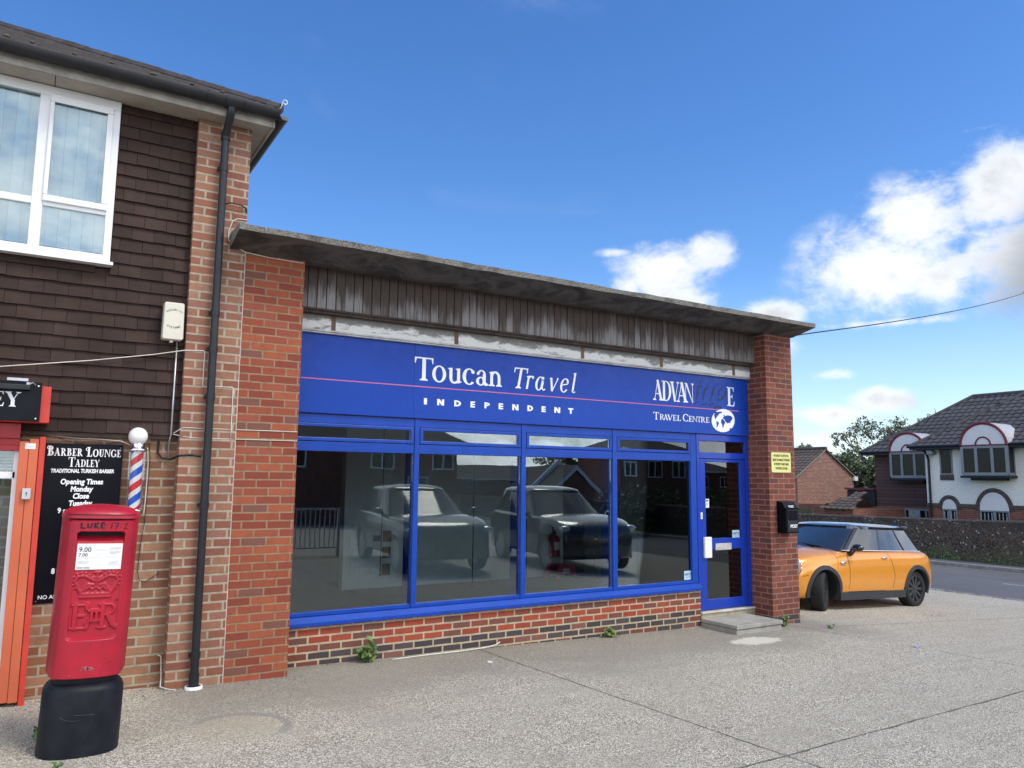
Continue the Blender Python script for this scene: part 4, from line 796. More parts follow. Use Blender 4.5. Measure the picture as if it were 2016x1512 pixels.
    k = MB().box(-.079, -.020, -.082, -.0525, 1.605, 1.690).build('key_switch', 'grey', t, bevel=.004); MB().lathe([(0, -.084), (.006, -.084), (.006, -.082)], (-.05, 0, 1.655), 10, 'y').box(-.052, -.048, -.0845, -.082, 1.63, 1.655).build('keyhole', 'dark', k)
    return t
make_left_building()
def make_barber_things():
    t = thing('barber_fascia_sign', 'black barber shop fascia sign with white serif letters and an orange end', 'sign', (-1, -.1, 2.2))
    MB().box(-3, -.004, -.165, -.14, 2.213, 2.522).build('sign_panel', 'black', t, bevel=.002)
    MB().box(-3, .061, -.1399, .05, 2.207, 2.495).build('sign_box', 'redor', t, bevel=.002)
    b = MB(); word(b, 'TADLEY', -.72, -.140, 2.322, .115, -.1665, .22, .06, .04)
    b.build('lettering', 'whitev', t)
    for x, z in ((-.03, 2.492), (-.03, 2.235)): MB().ball((x, -.167, z), .009, 10).build('fixing_screw', 'chrome', t)
    t = thing('strip_light', 'slim black strip light fixed along the top of the barber sign', 'light', (-.6, -.2, 2.45))
    MB().box(-3, -.082, -.235, -.195, 2.452, 2.492).build('housing', 'blackp', t, bevel=.005); MB().box(-.11, -.085, -.195, -.166, 2.48, 2.515).tube([(-.10, -.22, 2.49), (-.07, -.19, 2.515), (-.05, -.167, 2.5)], .006).box(-.24, -.1, -.19, -.13, 2.523, 2.545).build('bracket', 'grey', t)
    t = thing('opening_hours_sign', 'black opening hours board with white lettering on the brick wall behind the post box', 'sign', (.33, .12, .77))
    MB().box(.053, .625, .118, .129, .770, 2.058).build('board', 'black', t, bevel=.001)
    b = MB(); word(b, 'BARBER', .072, .325, 1.956, .080, .1172, .22, .08, .05, .78); word(b, 'LOUNGE', .356, .612, 1.953, .080, .1172, .22, .08, .05, .78); word(b, 'TADLEY', .225, .455, 1.867, .078, .1172, .2, .07, .05, .76)
    for cx, cz in ((.083, 2.022), (.362, 2.014)):
        for q in arc(cx, cz, .017, .015, .006, .005, 60, 330, 14): b.flat(q, .117)
    b.build('title_lettering', 'whitev', t)
    for s_, z, x, sz, xs in (('TRADITIONAL TURKISH BARBER', 1.818, .335, .043, .74), ('Opening Times', 1.724, .334, .060, .84), ('Monday', 1.664, .335, .060, .84), ('Close', 1.606, .334, .060, .84), ('Tuesday', 1.547, .333, .060, .84)):
        sans(s_, 'whitev', t, sz, x, z, .1165, bold=.04, xs=xs, shear=.12, name='hours_lettering')
    sans('9 am', 'whitev', t, .060, .175, 1.488, .1165, 'LEFT', .028, xs=.84, name='hours_lettering'); sans('8', 'whitev', t, .060, .165, 1.003, .1165, 'LEFT', .028, xs=.84, name='hours_lettering'); sans('NO AP', 'whitev', t, .042, .085, .806, .1165, 'LEFT', .012, name='hours_lettering')
    for x, z in ((.075, 2.035), (.605, 2.03), (.075, .79)): MB().ball((x, .118, z), .004, 8).build('screw', 'grey', t)
    t = thing('barber_pole', 'striped red, white and blue barber pole with a white globe on the brick wall', 'barber pole', (.728, .02, 1.5))
    cx, cy = .728, .02
    MB().ball((cx-.003, cy, 2.132), .077, 24).build('globe', 'opal', t, smooth=True)
    MB().lathe([(.0, 2.075), (.052, 2.073), (.056, 2.06), (.056, 2.035), (.07, 2.03), (.078, 2.02), (.078, 2.005), (.055, 2.0), (0, 2.0)], (cx, cy, 0), 28).build('cap', 'chrome', t, smooth=True)
    MB().lathe([(0, 1.455), (.055, 1.456), (.06, 1.49), (.078, 1.495), (.078, 1.515), (.055, 1.52), (0, 1.52)], (cx, cy, 0), 28).lathe([(0, 1.40), (.03, 1.405), (.05, 1.455)], (cx, cy, 0), 20).build('base', 'chrome', t, smooth=True)
    core = MB().lathe([(.047, 1.52), (.047, 2.0)], (cx, cy, 0), 32).build('core', 'opal', t, smooth=True)
    H = .222; n = 40
    for nm, ph in (('red', 0), ('blue', .5)):
        b = MB()
        for i in range(n*2):
            for (a0) in (i,):
                a = 2*pi*i/n; a2 = 2*pi*(i+1)/n
                def zz(u, v): return 1.52 + H*(u/(2*pi)) + v + ph*H - H
                qs = [(a, zz(a, 0)), (a2, zz(a2, 0)), (a2, zz(a2, .062)), (a, zz(a, .062))]
                for off in (0, H*2, H*4):
                    z_ = [q[1]+off for q in qs]
                    if max(z_) < 1.521 or min(z_) > 1.999: continue
                    r = .0476; b.add([(cx+r*cos(q[0]), cy+r*sin(q[0]), min(2.0, max(1.52, zq))) for q, zq in zip(qs, z_)], [(0, 1, 2, 3)])
        b.build('stripe', 'stripe_r' if nm == 'red' else 'stripe_b', core, smooth=True)
    MB().lathe([(.068, 1.52), (.068, 2.0)], (cx, cy, 0), 32).build('tube', 'clear', t, smooth=True)
    MB().box(cx-.03, cx+.03, cy+.05, .13, 2.0, 2.03).box(cx-.03, cx+.03, cy+.05, .13, 1.48, 1.51).build('bracket', 'chrome', t)
    t = thing('alarm_box', 'cream security alarm box with arched lettering on the brown tiles', 'alarm', (.937, .02, 2.98))
    MB().prism([(.852, 3.0), (.862, 2.985), (1.012, 2.985), (1.022, 3.0), (1.018, 3.305), (1.008, 3.315), (.866, 3.315), (.856, 3.305)], -.055, .055).build('casing', 'cream', t, bevel=.016)
    for s_, cz, r_, up in (('SECURITY', 3.165, .085, 1), ('SYSTEMS', 3.185, .095, -1)):
        n = len(s_); b = MB()
        for i, ch in enumerate(s_):
            a = (i-(n-1)/2)*.195*up
            x = .938+r_*sin(a)*up if up > 0 else .938+r_*sin(-a); z = cz+(r_*cos(a) if up > 0 else -r_*cos(a))
            q = sans(ch, None, None, .024, x, z-.008, -.0562, bold=.01, rot=(-a if up > 0 else -a)); b.add(q.v, q.f)
        b.build('lettering', 'gutter', t)
    MB().box(.92, .945, -.01, .03, 2.965, 2.985).build('cable_gland', 'white', t)
    tag(MB().tube([(.985, .03, 2.985), (.985, .035, 2.16), (.982, .10, 2.10), (.982, .105, 1.93)], .0075, 8).build('conduit', 'grey', world=(.985, .03, 2.0), smooth=True), 'thin grey conduit running down the tiles from the alarm box', 'conduit')
    b = MB()
    def cable(pts, m, label, r=.0035, name='cable'):
        P = [Vector(p) for p in pts]; out = []
        for i in range(len(P)-1):   # rounded corners
            p0, p1, p2, p3 = P[max(i-1, 0)], P[i], P[i+1], P[min(i+2, len(P)-1)]
            for u in range(6):
                s = u/6; out.append(tuple(.5*((2*p1)+(-p0+p2)*s*.6+(2*p1*0-0*p0)+(p0*0))+(0*p1)) if False else tuple(p1.lerp(p2, s)))
        out.append(tuple(P[-1]))
        o = MB().tube(out, r, 6).build(name, m, world=pts[0], smooth=True); tag(o, label, 'cable')
    cable([(-3, .03, 2.3), (-.589, .03, 2.605), (-.301, .03, 2.65), (.323, .03, 2.754), (.8, .035, 2.85), (1.05, -.016, 2.905), (1.2, -.016, 2.916), (1.213, -.016, 2.905), (1.213, -.016, 2.595), (1.225, -.016, 2.593), (1.465, -.016, 2.604), (1.474, -.016, 2.59), (1.476, -.016, 2.144)], 'cablew', 'white cable sagging across the brown tiles and stepping down the pier', .0045)
    cable([(1.0, .02, 2.167), (1.06, -.018, 2.215), (1.09, -.018, 2.219), (1.6, -.006, 2.221), (2.08, -.006, 2.223)], 'cablew', 'upper of two white cables crossing the brick pillar', .0035)
    cable([(1.0, .02, 2.161), (1.1, -.018, 2.138), (1.2, -.018, 2.132), (1.6, -.006, 2.135), (2.08, -.006, 2.137)], 'cablew', 'lower of two white cables crossing the brick pillar', .0035)
    cable([(1.515, -.03, 4.184), (1.43, -.03, 4.18), (1.387, -.03, 4.15), (1.356, -.03, 4.05), (1.358, -.03, 3.97), (1.40, -.03, 3.92), (1.51, -.03, 3.874), (1.733, -.012, 3.862), (2.06, -.008, 3.86)], 'cablew', 'white cable looping round the end of the concrete roof slab', .0045)
    cable([(1.29, -.02, 4.30), (1.36, -.055, 4.31), (1.45, -.05, 4.31), (1.5, -.03, 4.29), (1.515, .0, 4.25)], 'cableb', 'short black cable curving round the top of the pier', .007)
    cable([(.06, .10, 2.12), (.25, .10, 2.105), (.45, .10, 2.10), (.60, .08, 2.09), (.67, .06, 2.06)], 'cablew', 'white cable along the bricks from the orange door to the barber pole', .0035)
    cable([(.06, .11, 2.13), (.2, .11, 2.08), (.36, .11, 2.052), (.52, .11, 2.066), (.66, .08, 2.10)], 'cableb', 'thin dark wire drooping over the top of the opening hours board', .0022)
    cable([(.81, .09, 2.04), (.825, .10, 1.9), (.822, .10, 1.6), (.815, .10, 1.46)], 'cablew', 'white flex hanging beside the barber pole', .005)
    cable([(.825, .115, 2.08), (.84, .115, 1.95), (.83, .115, 1.4), (.81, .115, 1.2), (.80, .115, .98), (.82, .115, .91), (.87, .115, .90), (.93, .115, .94), (.97, .115, .97)], 'cableb', 'thin brown wire hanging in a hook shape below the barber pole', .003)
    cable([(.90, .115, 2.10), (.90, .115, 2.0), (.93, .11, 1.955), (1.0, .10, 1.945), (1.06, -.02, 1.975), (1.15, -.02, 1.985), (1.23, -.025, 1.97)], 'cableb', 'black cable hooking from the wall to the downpipe', .009)
    cable([(1.0, .11, .28), (1.025, .09, .27), (1.03, .05, .1), (1.02, .0, .04), (1.06, -.04, .028), (1.13, -.1, .02)], 'cablew', 'white wire hanging low from the wall to the ground beside the pier', .0045)
    cable([(3.2, .20, -.018), (3.6, .24, -.025), (4.0, .25, -.03), (4.3, .27, -.03), (4.46, .29, -.02), (4.53, .315, .0)], 'cablew', 'white cable end lying along the foot of the shop wall', .006)
make_barber_things()
# ------------------------------------------------------------------ post box
def seg_d(px, py, path):
    best = 9
    for (ax, ay), (bx, by) in zip(path, path[1:]):
        dx, dy = bx-ax, by-ay; L = dx*dx+dy*dy or 1e-9; u = max(0, min(1, ((px-ax)*dx+(py-ay)*dy)/L))
        d = math.hypot(px-ax-u*dx, py-ay-u*dy)
        if d < best: best = d
    return best
def make_post_box():
    t = thing('post_box', 'leaning red post box with raised crown and cipher on a black rubber base', 'post box', (.362, -1.285, zg(.4)), (0, R(1.6), R(0)))
    A, Bd, N = .230, .196, 2.6
    def ring(a, b_, z, n=72, front=0.0):
        out = []
        for k in range(n):
            u = 2*pi*k/n; c, s = cos(u), sin(u); r = (abs(c)**N+abs(s)**N)**(-1/N); x, y = a*r*c, b_*r*s
            if front and y < 0 and abs(x) < .188: y = max(y, -(b_-front)) if True else y
            out.append((x, y, z))
        return out
    def loft(rings):
        b = MB(); n = len(rings[0])
        for r_ in rings: b.v += r_
        b.f += [(i*n+k, i*n+(k+1) % n, (i+1)*n+(k+1) % n, (i+1)*n+k) for i in range(len(rings)-1) for k in range(n)] + [tuple(range(n))[::-1], tuple(range((len(rings)-1)*n, len(rings)*n))]
        return b
    base = [ring(A+.007, Bd+.016, -.05), ring(A+.007, Bd+.015, .2), ring(A+.005, Bd+.010, .390), ring(A-.003, Bd+.003, .411), ring(A-.018, Bd-.018, .430), ring(A-.036, Bd-.036, .44), ring(A-.036, Bd-.036, .47)]
    smooth_by(loft(base).build('base', 'sleeve', t, local=True), 30)
    # scuffs on the sleeve
    b = MB()
    for pts in ([(-.13, .255), (-.10, .235), (-.06, .228), (-.02, .228)], [(-.05, .262), (.0, .258), (.06, .256)], [(.06, .24), (.03, .16), (.005, .10)]):
        q = []
        for x, z in pts:
            y = -(Bd+.0155)*(max(0, 1-(abs(x)/(A+.0075))**N))**(1/N)-.001; q.append((x, y, z))
        b.tube(q, .0016, 5)
    b.build('scuff', 'gutter', t, local=True)
    FR = .075
    body = [ring(A-.05, Bd-.045, .462), ring(A-.015, Bd-.015, .478, front=FR), ring(A, Bd, .51, front=FR), ring(A, Bd, 1.485, front=FR), ring(A, Bd, 1.4849), ring(A+.004, Bd+.004, 1.488), ring(A+.003, Bd+.003, 1.512), ring(A-.012, Bd-.012, 1.535), ring(A-.05, Bd-.045, 1.556), ring(A-.12, Bd-.105, 1.572), ring(.04, .035, 1.578)]
    smooth_by(loft(body).build('body', 'red', t, local=True), 40)
    # door: one curved sheet with the recess, crown and cipher in relief
    U, Z0, Z1 = .198, .475, 1.480; nu, nz = 118, 250
    crown = [[(-.085, .985), (.085, .985)], [(-.085, 1.002), (.085, 1.002)], [(-.082, 1.0), (-.105, 1.04), (-.125, 1.085), (-.11, 1.115), (-.07, 1.118), (-.03, 1.095), (0, 1.08)], [(.082, 1.0), (.105, 1.04), (.125, 1.085), (.11, 1.115), (.07, 1.118), (.03, 1.095), (0, 1.08)],
             [(0, 1.06), (0, 1.135)], [(-.012, 1.105), (.012, 1.105)], [(-.014, 1.14), (.014, 1.14)], [(-.06, 1.03), (-.04, 1.05), (-.02, 1.03), (0, 1.05), (.02, 1.03), (.04, 1.05), (.06, 1.03)], [(-.08, 1.02), (-.05, 1.065), (-.02, 1.06)], [(.08, 1.02), (.05, 1.065), (.02, 1.06)]]
    beads = [(x, z) for s in (-1, 1) for x, z in [(s*.118, 1.04), (s*.132, 1.062), (s*.14, 1.087), (s*.134, 1.112), (s*.116, 1.13), (s*.092, 1.136), (s*.068, 1.135), (s*.045, 1.123), (s*.025, 1.11)]] + [(-.06, 1.018), (-.03, 1.018), (0, 1.018), (.03, 1.018), (.06, 1.018)]
    E_ = [[(-.125, .79), (-.035, .79)], [(-.125, .935), (-.04, .935)], [(-.105, .79), (-.105, .935)], [(-.105, .865), (-.055, .865)], [(-.035, .79), (-.032, .82)], [(-.04, .935), (-.037, .91)]]
    Rr = [[(.03, .79), (.075, .79)], [(.052, .79), (.052, .935)], [(.03, .935), (.095, .935), (.115, .92), (.118, .895), (.105, .875), (.052, .865)], [(.085, .865), (.118, .80), (.138, .79)]]
    II = [[(-.025, .835), (.035, .835)], [(-.025, .895), (.035, .895)], [(-.010, .835), (-.010, .895)], [(.018, .835), (.018, .895)]]
    fat = {0: .010}
    y00 = Bd
    def surf(u): return Bd*(max(0.0, 1-(abs(u)/A)**N))**(1/N)
    flat_y = Bd-.032
    b = MB(); Vs = []
    def rrect(u, z, w, z0, z1, r):
        dx = abs(u)-w+r; dz = abs(z-(z0+z1)/2)-(z1-z0)/2+r
        return math.hypot(max(dx, 0), max(dz, 0))+min(max(dx, dz), 0)-r
    for j in range(nz+1):
        z = Z0+(Z1-Z0)*j/nz
        for i in range(nu+1):
            u = U*(2*i/nu-1); y = surf(u)+.003
            # rounded outer edge of the door
            de = rrect(u, z, U, Z0, Z1, .03)
            if de > -.008: y -= .012*min(1, (de+.008)/.008)
            dr = rrect(u, z, .146, .715, 1.405, .03)
            if dr < 0:
                k = min(1, -dr/.012); fy = min(flat_y, y-.008)
                h = 0.0
                if 1.33 < z < 1.41 and abs(u) < .138: fy = flat_y-.055*min(1, max(0, (z-1.335)/.045))
                if .765 < z < 1.16:
                    if z > .97:
                        for p in crown:
                            d = seg_d(u, z, p); w = .0125 if p[0][1] in (.985, 1.002) else .0105
                            if d < w: h = max(h, .0085*math.sqrt(max(0, 1-(d/w)**2)))
                        for bx, bz in beads:
                            d = math.hypot(u-bx, z-bz)
                            if d < .0085: h = max(h, .007*math.sqrt(1-(d/.0085)**2))
                    else:
                        for grp, w, hh in ((E_, .0155, .011), (Rr, .0155, .011), (II, .0105, .016)):
                            for p in grp:
                                ww = w*.55 if (p[0][1] == p[1][1] and grp is not II) else w
                                d = seg_d(u, z, p)
                                if d < ww: h = max(h, hh*min(1, (ww-d)/.003))
                y = y*(1-k)+(fy+h)*k
            b.v.append((u, -y, z))
    m_ = nu+1
    b.f += [(j*m_+i, j*m_+i+1, (j+1)*m_+i+1, (j+1)*m_+i) for j in range(nz) for i in range(nu)]
    # return edges so that the door has thickness
    ring_i = [i for i in range(m_)] + [j*m_+nu for j in range(1, nz+1)] + [nz*m_+i for i in range(nu-1, -1, -1)] + [j*m_ for j in range(nz-1, 0, -1)]
    o0 = len(b.v); b.v += [(b.v[i][0], b.v[i][1]+.04, b.v[i][2]) for i in ring_i]
    L = len(ring_i); b.f += [(ring_i[k], ring_i[(k+1) % L], o0+(k+1) % L, o0+k) for k in range(L)]
    door = b.build('door', 'red', t, local=True); smooth_by(door, 50)
    MB().box(-.135, .135, -(flat_y-.03), -(flat_y-.06), 1.372, 1.402).build('letter_slot', 'dark', door, local=True)
    yp = -(flat_y+.004)
    pl = MB().box(-.133, .133, yp-.001, yp+.004, 1.158, 1.325).build('collection_plate', 'white', door, local=True, bevel=.002)
    b = MB()
    for (x0, x1, z) in ((-.125, -.04, 1.31), (-.028, .04, 1.283), (-.03, .0, 1.252), (-.125, -.1, 1.228), (-.125, -.055, 1.213), (-.125, -.06, 1.206), (-.125, -.07, 1.199), (.06, .12, 1.298), (.06, .128, 1.292), (.06, .11, 1.286), (.06, .125, 1.272), (.06, .12, 1.266), (.06, .10, 1.26), (.06, .12, 1.205), (.06, .10, 1.198), (.055, .125, 1.186)): b.box(x0, x1, yp-.0016, yp-.0011, z-.0011, z+.0011)
    b.box(-.13, .13, yp-.0016, yp-.0011, 1.2365, 1.2373).box(.05, .0507, yp-.0016, yp-.0011, 1.238, 1.315).box(-.125, -.09, yp-.0016, yp-.0011, 1.166, 1.176).box(-.085, -.05, yp-.0016, yp-.0011, 1.166, 1.176)
    b.build('small_print', 'grey', pl, local=True)
    wl = Vector(t.location)
    for s_, sz, z in (('9.00', .042, 1.273), ('7.00', .031, 1.243)):
        q = sans(s_, None, None, sz, -.122, z, yp-.0016, 'LEFT', .006); o = MB().add(q.v, q.f).build('times', 'gutter', pl, local=True)
    # marker scrawl above the slot
    b = MB(); strokes = [[(-.105, 1.455), (-.105, 1.432), (-.085, 1.432)], [(-.075, 1.453), (-.075, 1.436), (-.06, 1.434), (-.055, 1.453)], [(-.042, 1.455), (-.042, 1.432)], [(-.025, 1.455), (-.042, 1.444), (-.022, 1.432)], [(.005, 1.456), (-.010, 1.456), (-.010, 1.434), (.006, 1.434)], [(-.010, 1.446), (.012, 1.447)],
        [(.04, 1.456), (.038, 1.430)], [(.052, 1.456), (.072, 1.455), (.06, 1.428)], [(.056, 1.443), (.074, 1.444)], [(.086, 1.45), (.087, 1.449)], [(.086, 1.437), (.087, 1.436)], [(.10, 1.45), (.11, 1.456), (.116, 1.447), (.10, 1.428), (.122, 1.430)]]
    for si, p in enumerate(strokes):
        p = [(x*1.22+.005, 1.4425+(z-1.4425)*1.45) for x, z in p]
        for (ax, az), (bx, bz) in zip(p, p[1:]): b.tube([(ax, -surf(ax)-.0032, az), (bx, -surf(bx)-.0032, bz)], .0050 if si < 5 else .0032, 5)
    b.build('marker_scrawl', 'ink', door, local=True)
    b = MB()
    rr = random.Random(8)
    for x, z, r_ in ((.0, .54, .022), (.02, .535, .016), (-.02, .548, .012), (.10, .60, .003), (-.03, .53, .008), (.12, .57, .004), (.06, .555, .004), (-.10, .50, .005), (.08, .50, .004)):
        for k in range(5): b.prism([(x+rr.uniform(-r_, r_)+.006*cos(a)*rr.uniform(.4, 1.3), z+rr.uniform(-r_, r_)*.4+.003*sin(a)) for a in [i*pi/3 for i in range(6)]], -surf(x)-.0038, -surf(x)-.002)
    b.build('paint_chip', 'chip', door, local=True)
    MB().ball((.128, -surf(.128)+.002, .90+.06), .006, 8).build('door_lock', 'dark', door, local=True)
    MB().ball((.0, -surf(0)-.002, .69), .004, 8).build('rivet', 'dark', door, local=True)
    b = MB()
    for z in (1.4865, 1.513):
        q = [(u*.001, -((Bd+.0045)*(max(0, 1-(abs(u*.001)/(A+.0045))**N))**(1/N)), z) for u in range(-200, 201, 10)]; b.tube(q, .0022, 5)
    b.build('cap_groove', 'dark', t, local=True)
make_post_box()
def make_pillar_things():
    t = thing('wall_letterbox', 'black metal letterbox on the right brick pillar', 'letterbox', (8.93, -.08, 1.1))
    x0, x1, y0, y1 = 8.800, 9.055, -.155, -.001
    MB().prism([(y1, 1.095), (y0, 1.095), (y0, 1.43), (y0+.055, 1.515), (y1, 1.535)], x0, x1, 'x').build('case', 'black', t, bevel=.005)
    MB().box(x0+.025, x1-.02, y0-.006, y0-.001, 1.115, 1.415).build('door', 'gutter', t, bevel=.003)
    MB().box(x0+.035, x1-.03, y0-.009, y0-.0065, 1.27, 1.405).build('door_panel', 'black', t, bevel=.002)
    MB().box(x0-.01, x1+.01, y0-.012, y0+.0, 1.432, 1.44).build('lid_lip', 'black', t)
    sans('POST', 'whitev', t, .062, x0+.15, 1.17, y0-.0075, bold=.03)
    q = sans('POST', None, None, .045, 0, 0, 0, bold=.02); b = MB(); b.add([(x0+.13+v[0], y0+.008+v[2]*.53-.003, 1.445+v[2]*.85) for v in q.v], q.f); b.build('lettering', 'whitev', t)
    MB().lathe([(0, y0-.014), (.007, y0-.014), (.007, y0-.006)], (x0+.035, 0, 1.265), 10, 'y').tube([(x0+.035, y0-.012, 1.26), (x0+.04, y0-.012, 1.235)], .004).build('key', 'chrome', t)
    t = thing('parking_notice', 'small yellow liability notice on the right brick pillar', 'sign', (8.92, -.01, 1.92))
    x0, x1, z0, z1 = 8.715, 9.120, 1.925, 2.205; r = .02
    poly = [(x0+r-r*cos(a), z0+r-r*sin(a)) for a in (0, pi/4, pi/2)] + [(x1-r+r*sin(a), z0+r-r*cos(a)) for a in (0, pi/4, pi/2)] + [(x1-r+r*cos(a), z1-r+r*sin(a)) for a in (0, pi/4, pi/2)] + [(x0+r-r*sin(a), z1-r+r*cos(a)) for a in (0, pi/4, pi/2)]
    MB().prism(poly, -.010, -.001).build('plate', 'yellow', t, bevel=.002)
    for i, s_ in enumerate(('NO LIABILITY ACCEPTED FOR', 'INJURY OR DAMAGE TO PERSONS', 'OR PROPERTY WHILST USING', 'THIS PRIVATE CAR PARK')): sans(s_, 'ylink', t, .046, (x0+x1)/2, 2.145-i*.059, -.0112, bold=.022, xs=.50)
make_pillar_things()
def make_weeds():
    def weed(x, y, w, h, n, size, label, seed, flower=False):
        random.seed(seed); z = zg(x); t = thing('weed', label, 'weed', (x, y, z), group='weeds at the foot of the walls')
        s = MB(); l = MB()
        for k in range(max(3, n//9)):
            a = random.uniform(0, 2*pi); rr = random.uniform(.1, .9)*w*.5; top = (x+cos(a)*rr, y-abs(sin(a))*rr*.7-.01, z+h*random.uniform(.35, 1)*(1-.5*rr/w))
            s.tube([(x+cos(a)*rr*.2, y, z-.01), ((x*1+top[0])/2, (y+top[1])/2, (z+top[2])/2+.02), top], .003, 5)
            for q in range(9):
                u = random.uniform(.25, 1.05); p = (x+(top[0]-x)*u+random.uniform(-.03, .03), y+(top[1]-y)*u-random.uniform(0, .05), z+(top[2]-z)*u+random.uniform(-.03, .03))
                l.leaf(p, (random.uniform(-.7, .7), random.uniform(-1, -.1), random.uniform(.2, 1)), size*random.uniform(.6, 1.2), .75)
        s.build('stem', 'leafw', t); l.build('leaves', 'leafw', t)
    weed(2.94, .27, .27, .24, 100, .072, 'largest bushy green weed at the foot of the shop wall', 1)
    weed(6.02, .29, .28, .15, 60, .062, 'low spreading weed against the dark bricks in the middle of the shop wall', 2)
    weed(8.74, -.08, .25, .22, 55, .055, 'leggy weed between the doorstep and the right brick pillar', 3)
    weed(8.60, .30, .15, .13, 20, .045, 'small weed in the corner behind the doorstep', 4)
    weed(9.25, -.42, .16, .05, 16, .035, 'tiny weed in the pavement crack in front of the right pillar', 5)
    weed(.14, -.95, .10, .12, 22, .04, 'small weed sprouting left of the post box base', 6)
    weed(.24, -1.66, .10, .04, 18, .03, 'mossy tuft in front of the post box base', 7)
    random.seed(9)
    # little litter and grit along the walls
    b = MB()
    for k in range(260):
        x = random.uniform(.05, 2.2); y = -.02-abs(random.gauss(0, .12)) + (.12 if x < 1.0 else 0); z = zg(x); s = random.uniform(.003, .010)
        b.ball((x, y, z+s*.3), s, 6, (1, random.uniform(.6, 1.2), .6))
    for k in range(180):
        x = random.uniform(2.1, 7.6); y = .31-abs(random.gauss(0, .07)); s = random.uniform(.003, .008); b.ball((x, y, zg(x)+s*.3), s, 6, (1, 1, .6))
    tag(b.build('grit', 'sett'), 'loose pale grit and crumbs along the foot of the walls', 'grit', kind='stuff')
    tag(MB().prism([(4.02, -.31), (4.06, -.33), (4.065, -.28), (4.03, -.27)], zg(4.03)+.003, zg(4.03)+.012, 'z').build('paper_litter', 'white', world=(4.03, -.3, zg(4.03))), 'small white scrap of litter on the concrete in front of the shop', 'litter')
    tag(MB().prism([(9.02, -1.78), (9.06, -1.80), (9.065, -1.75), (9.03, -1.74)], zg(9.03)+.003, zg(9.03)+.016, 'z').build('paper_litter', mat('lilac_litter', (.45, .42, .75)), world=(9.03, -1.77, zg(9.03))), 'small lilac scrap of litter lying on the open concrete', 'litter')
make_weeds()
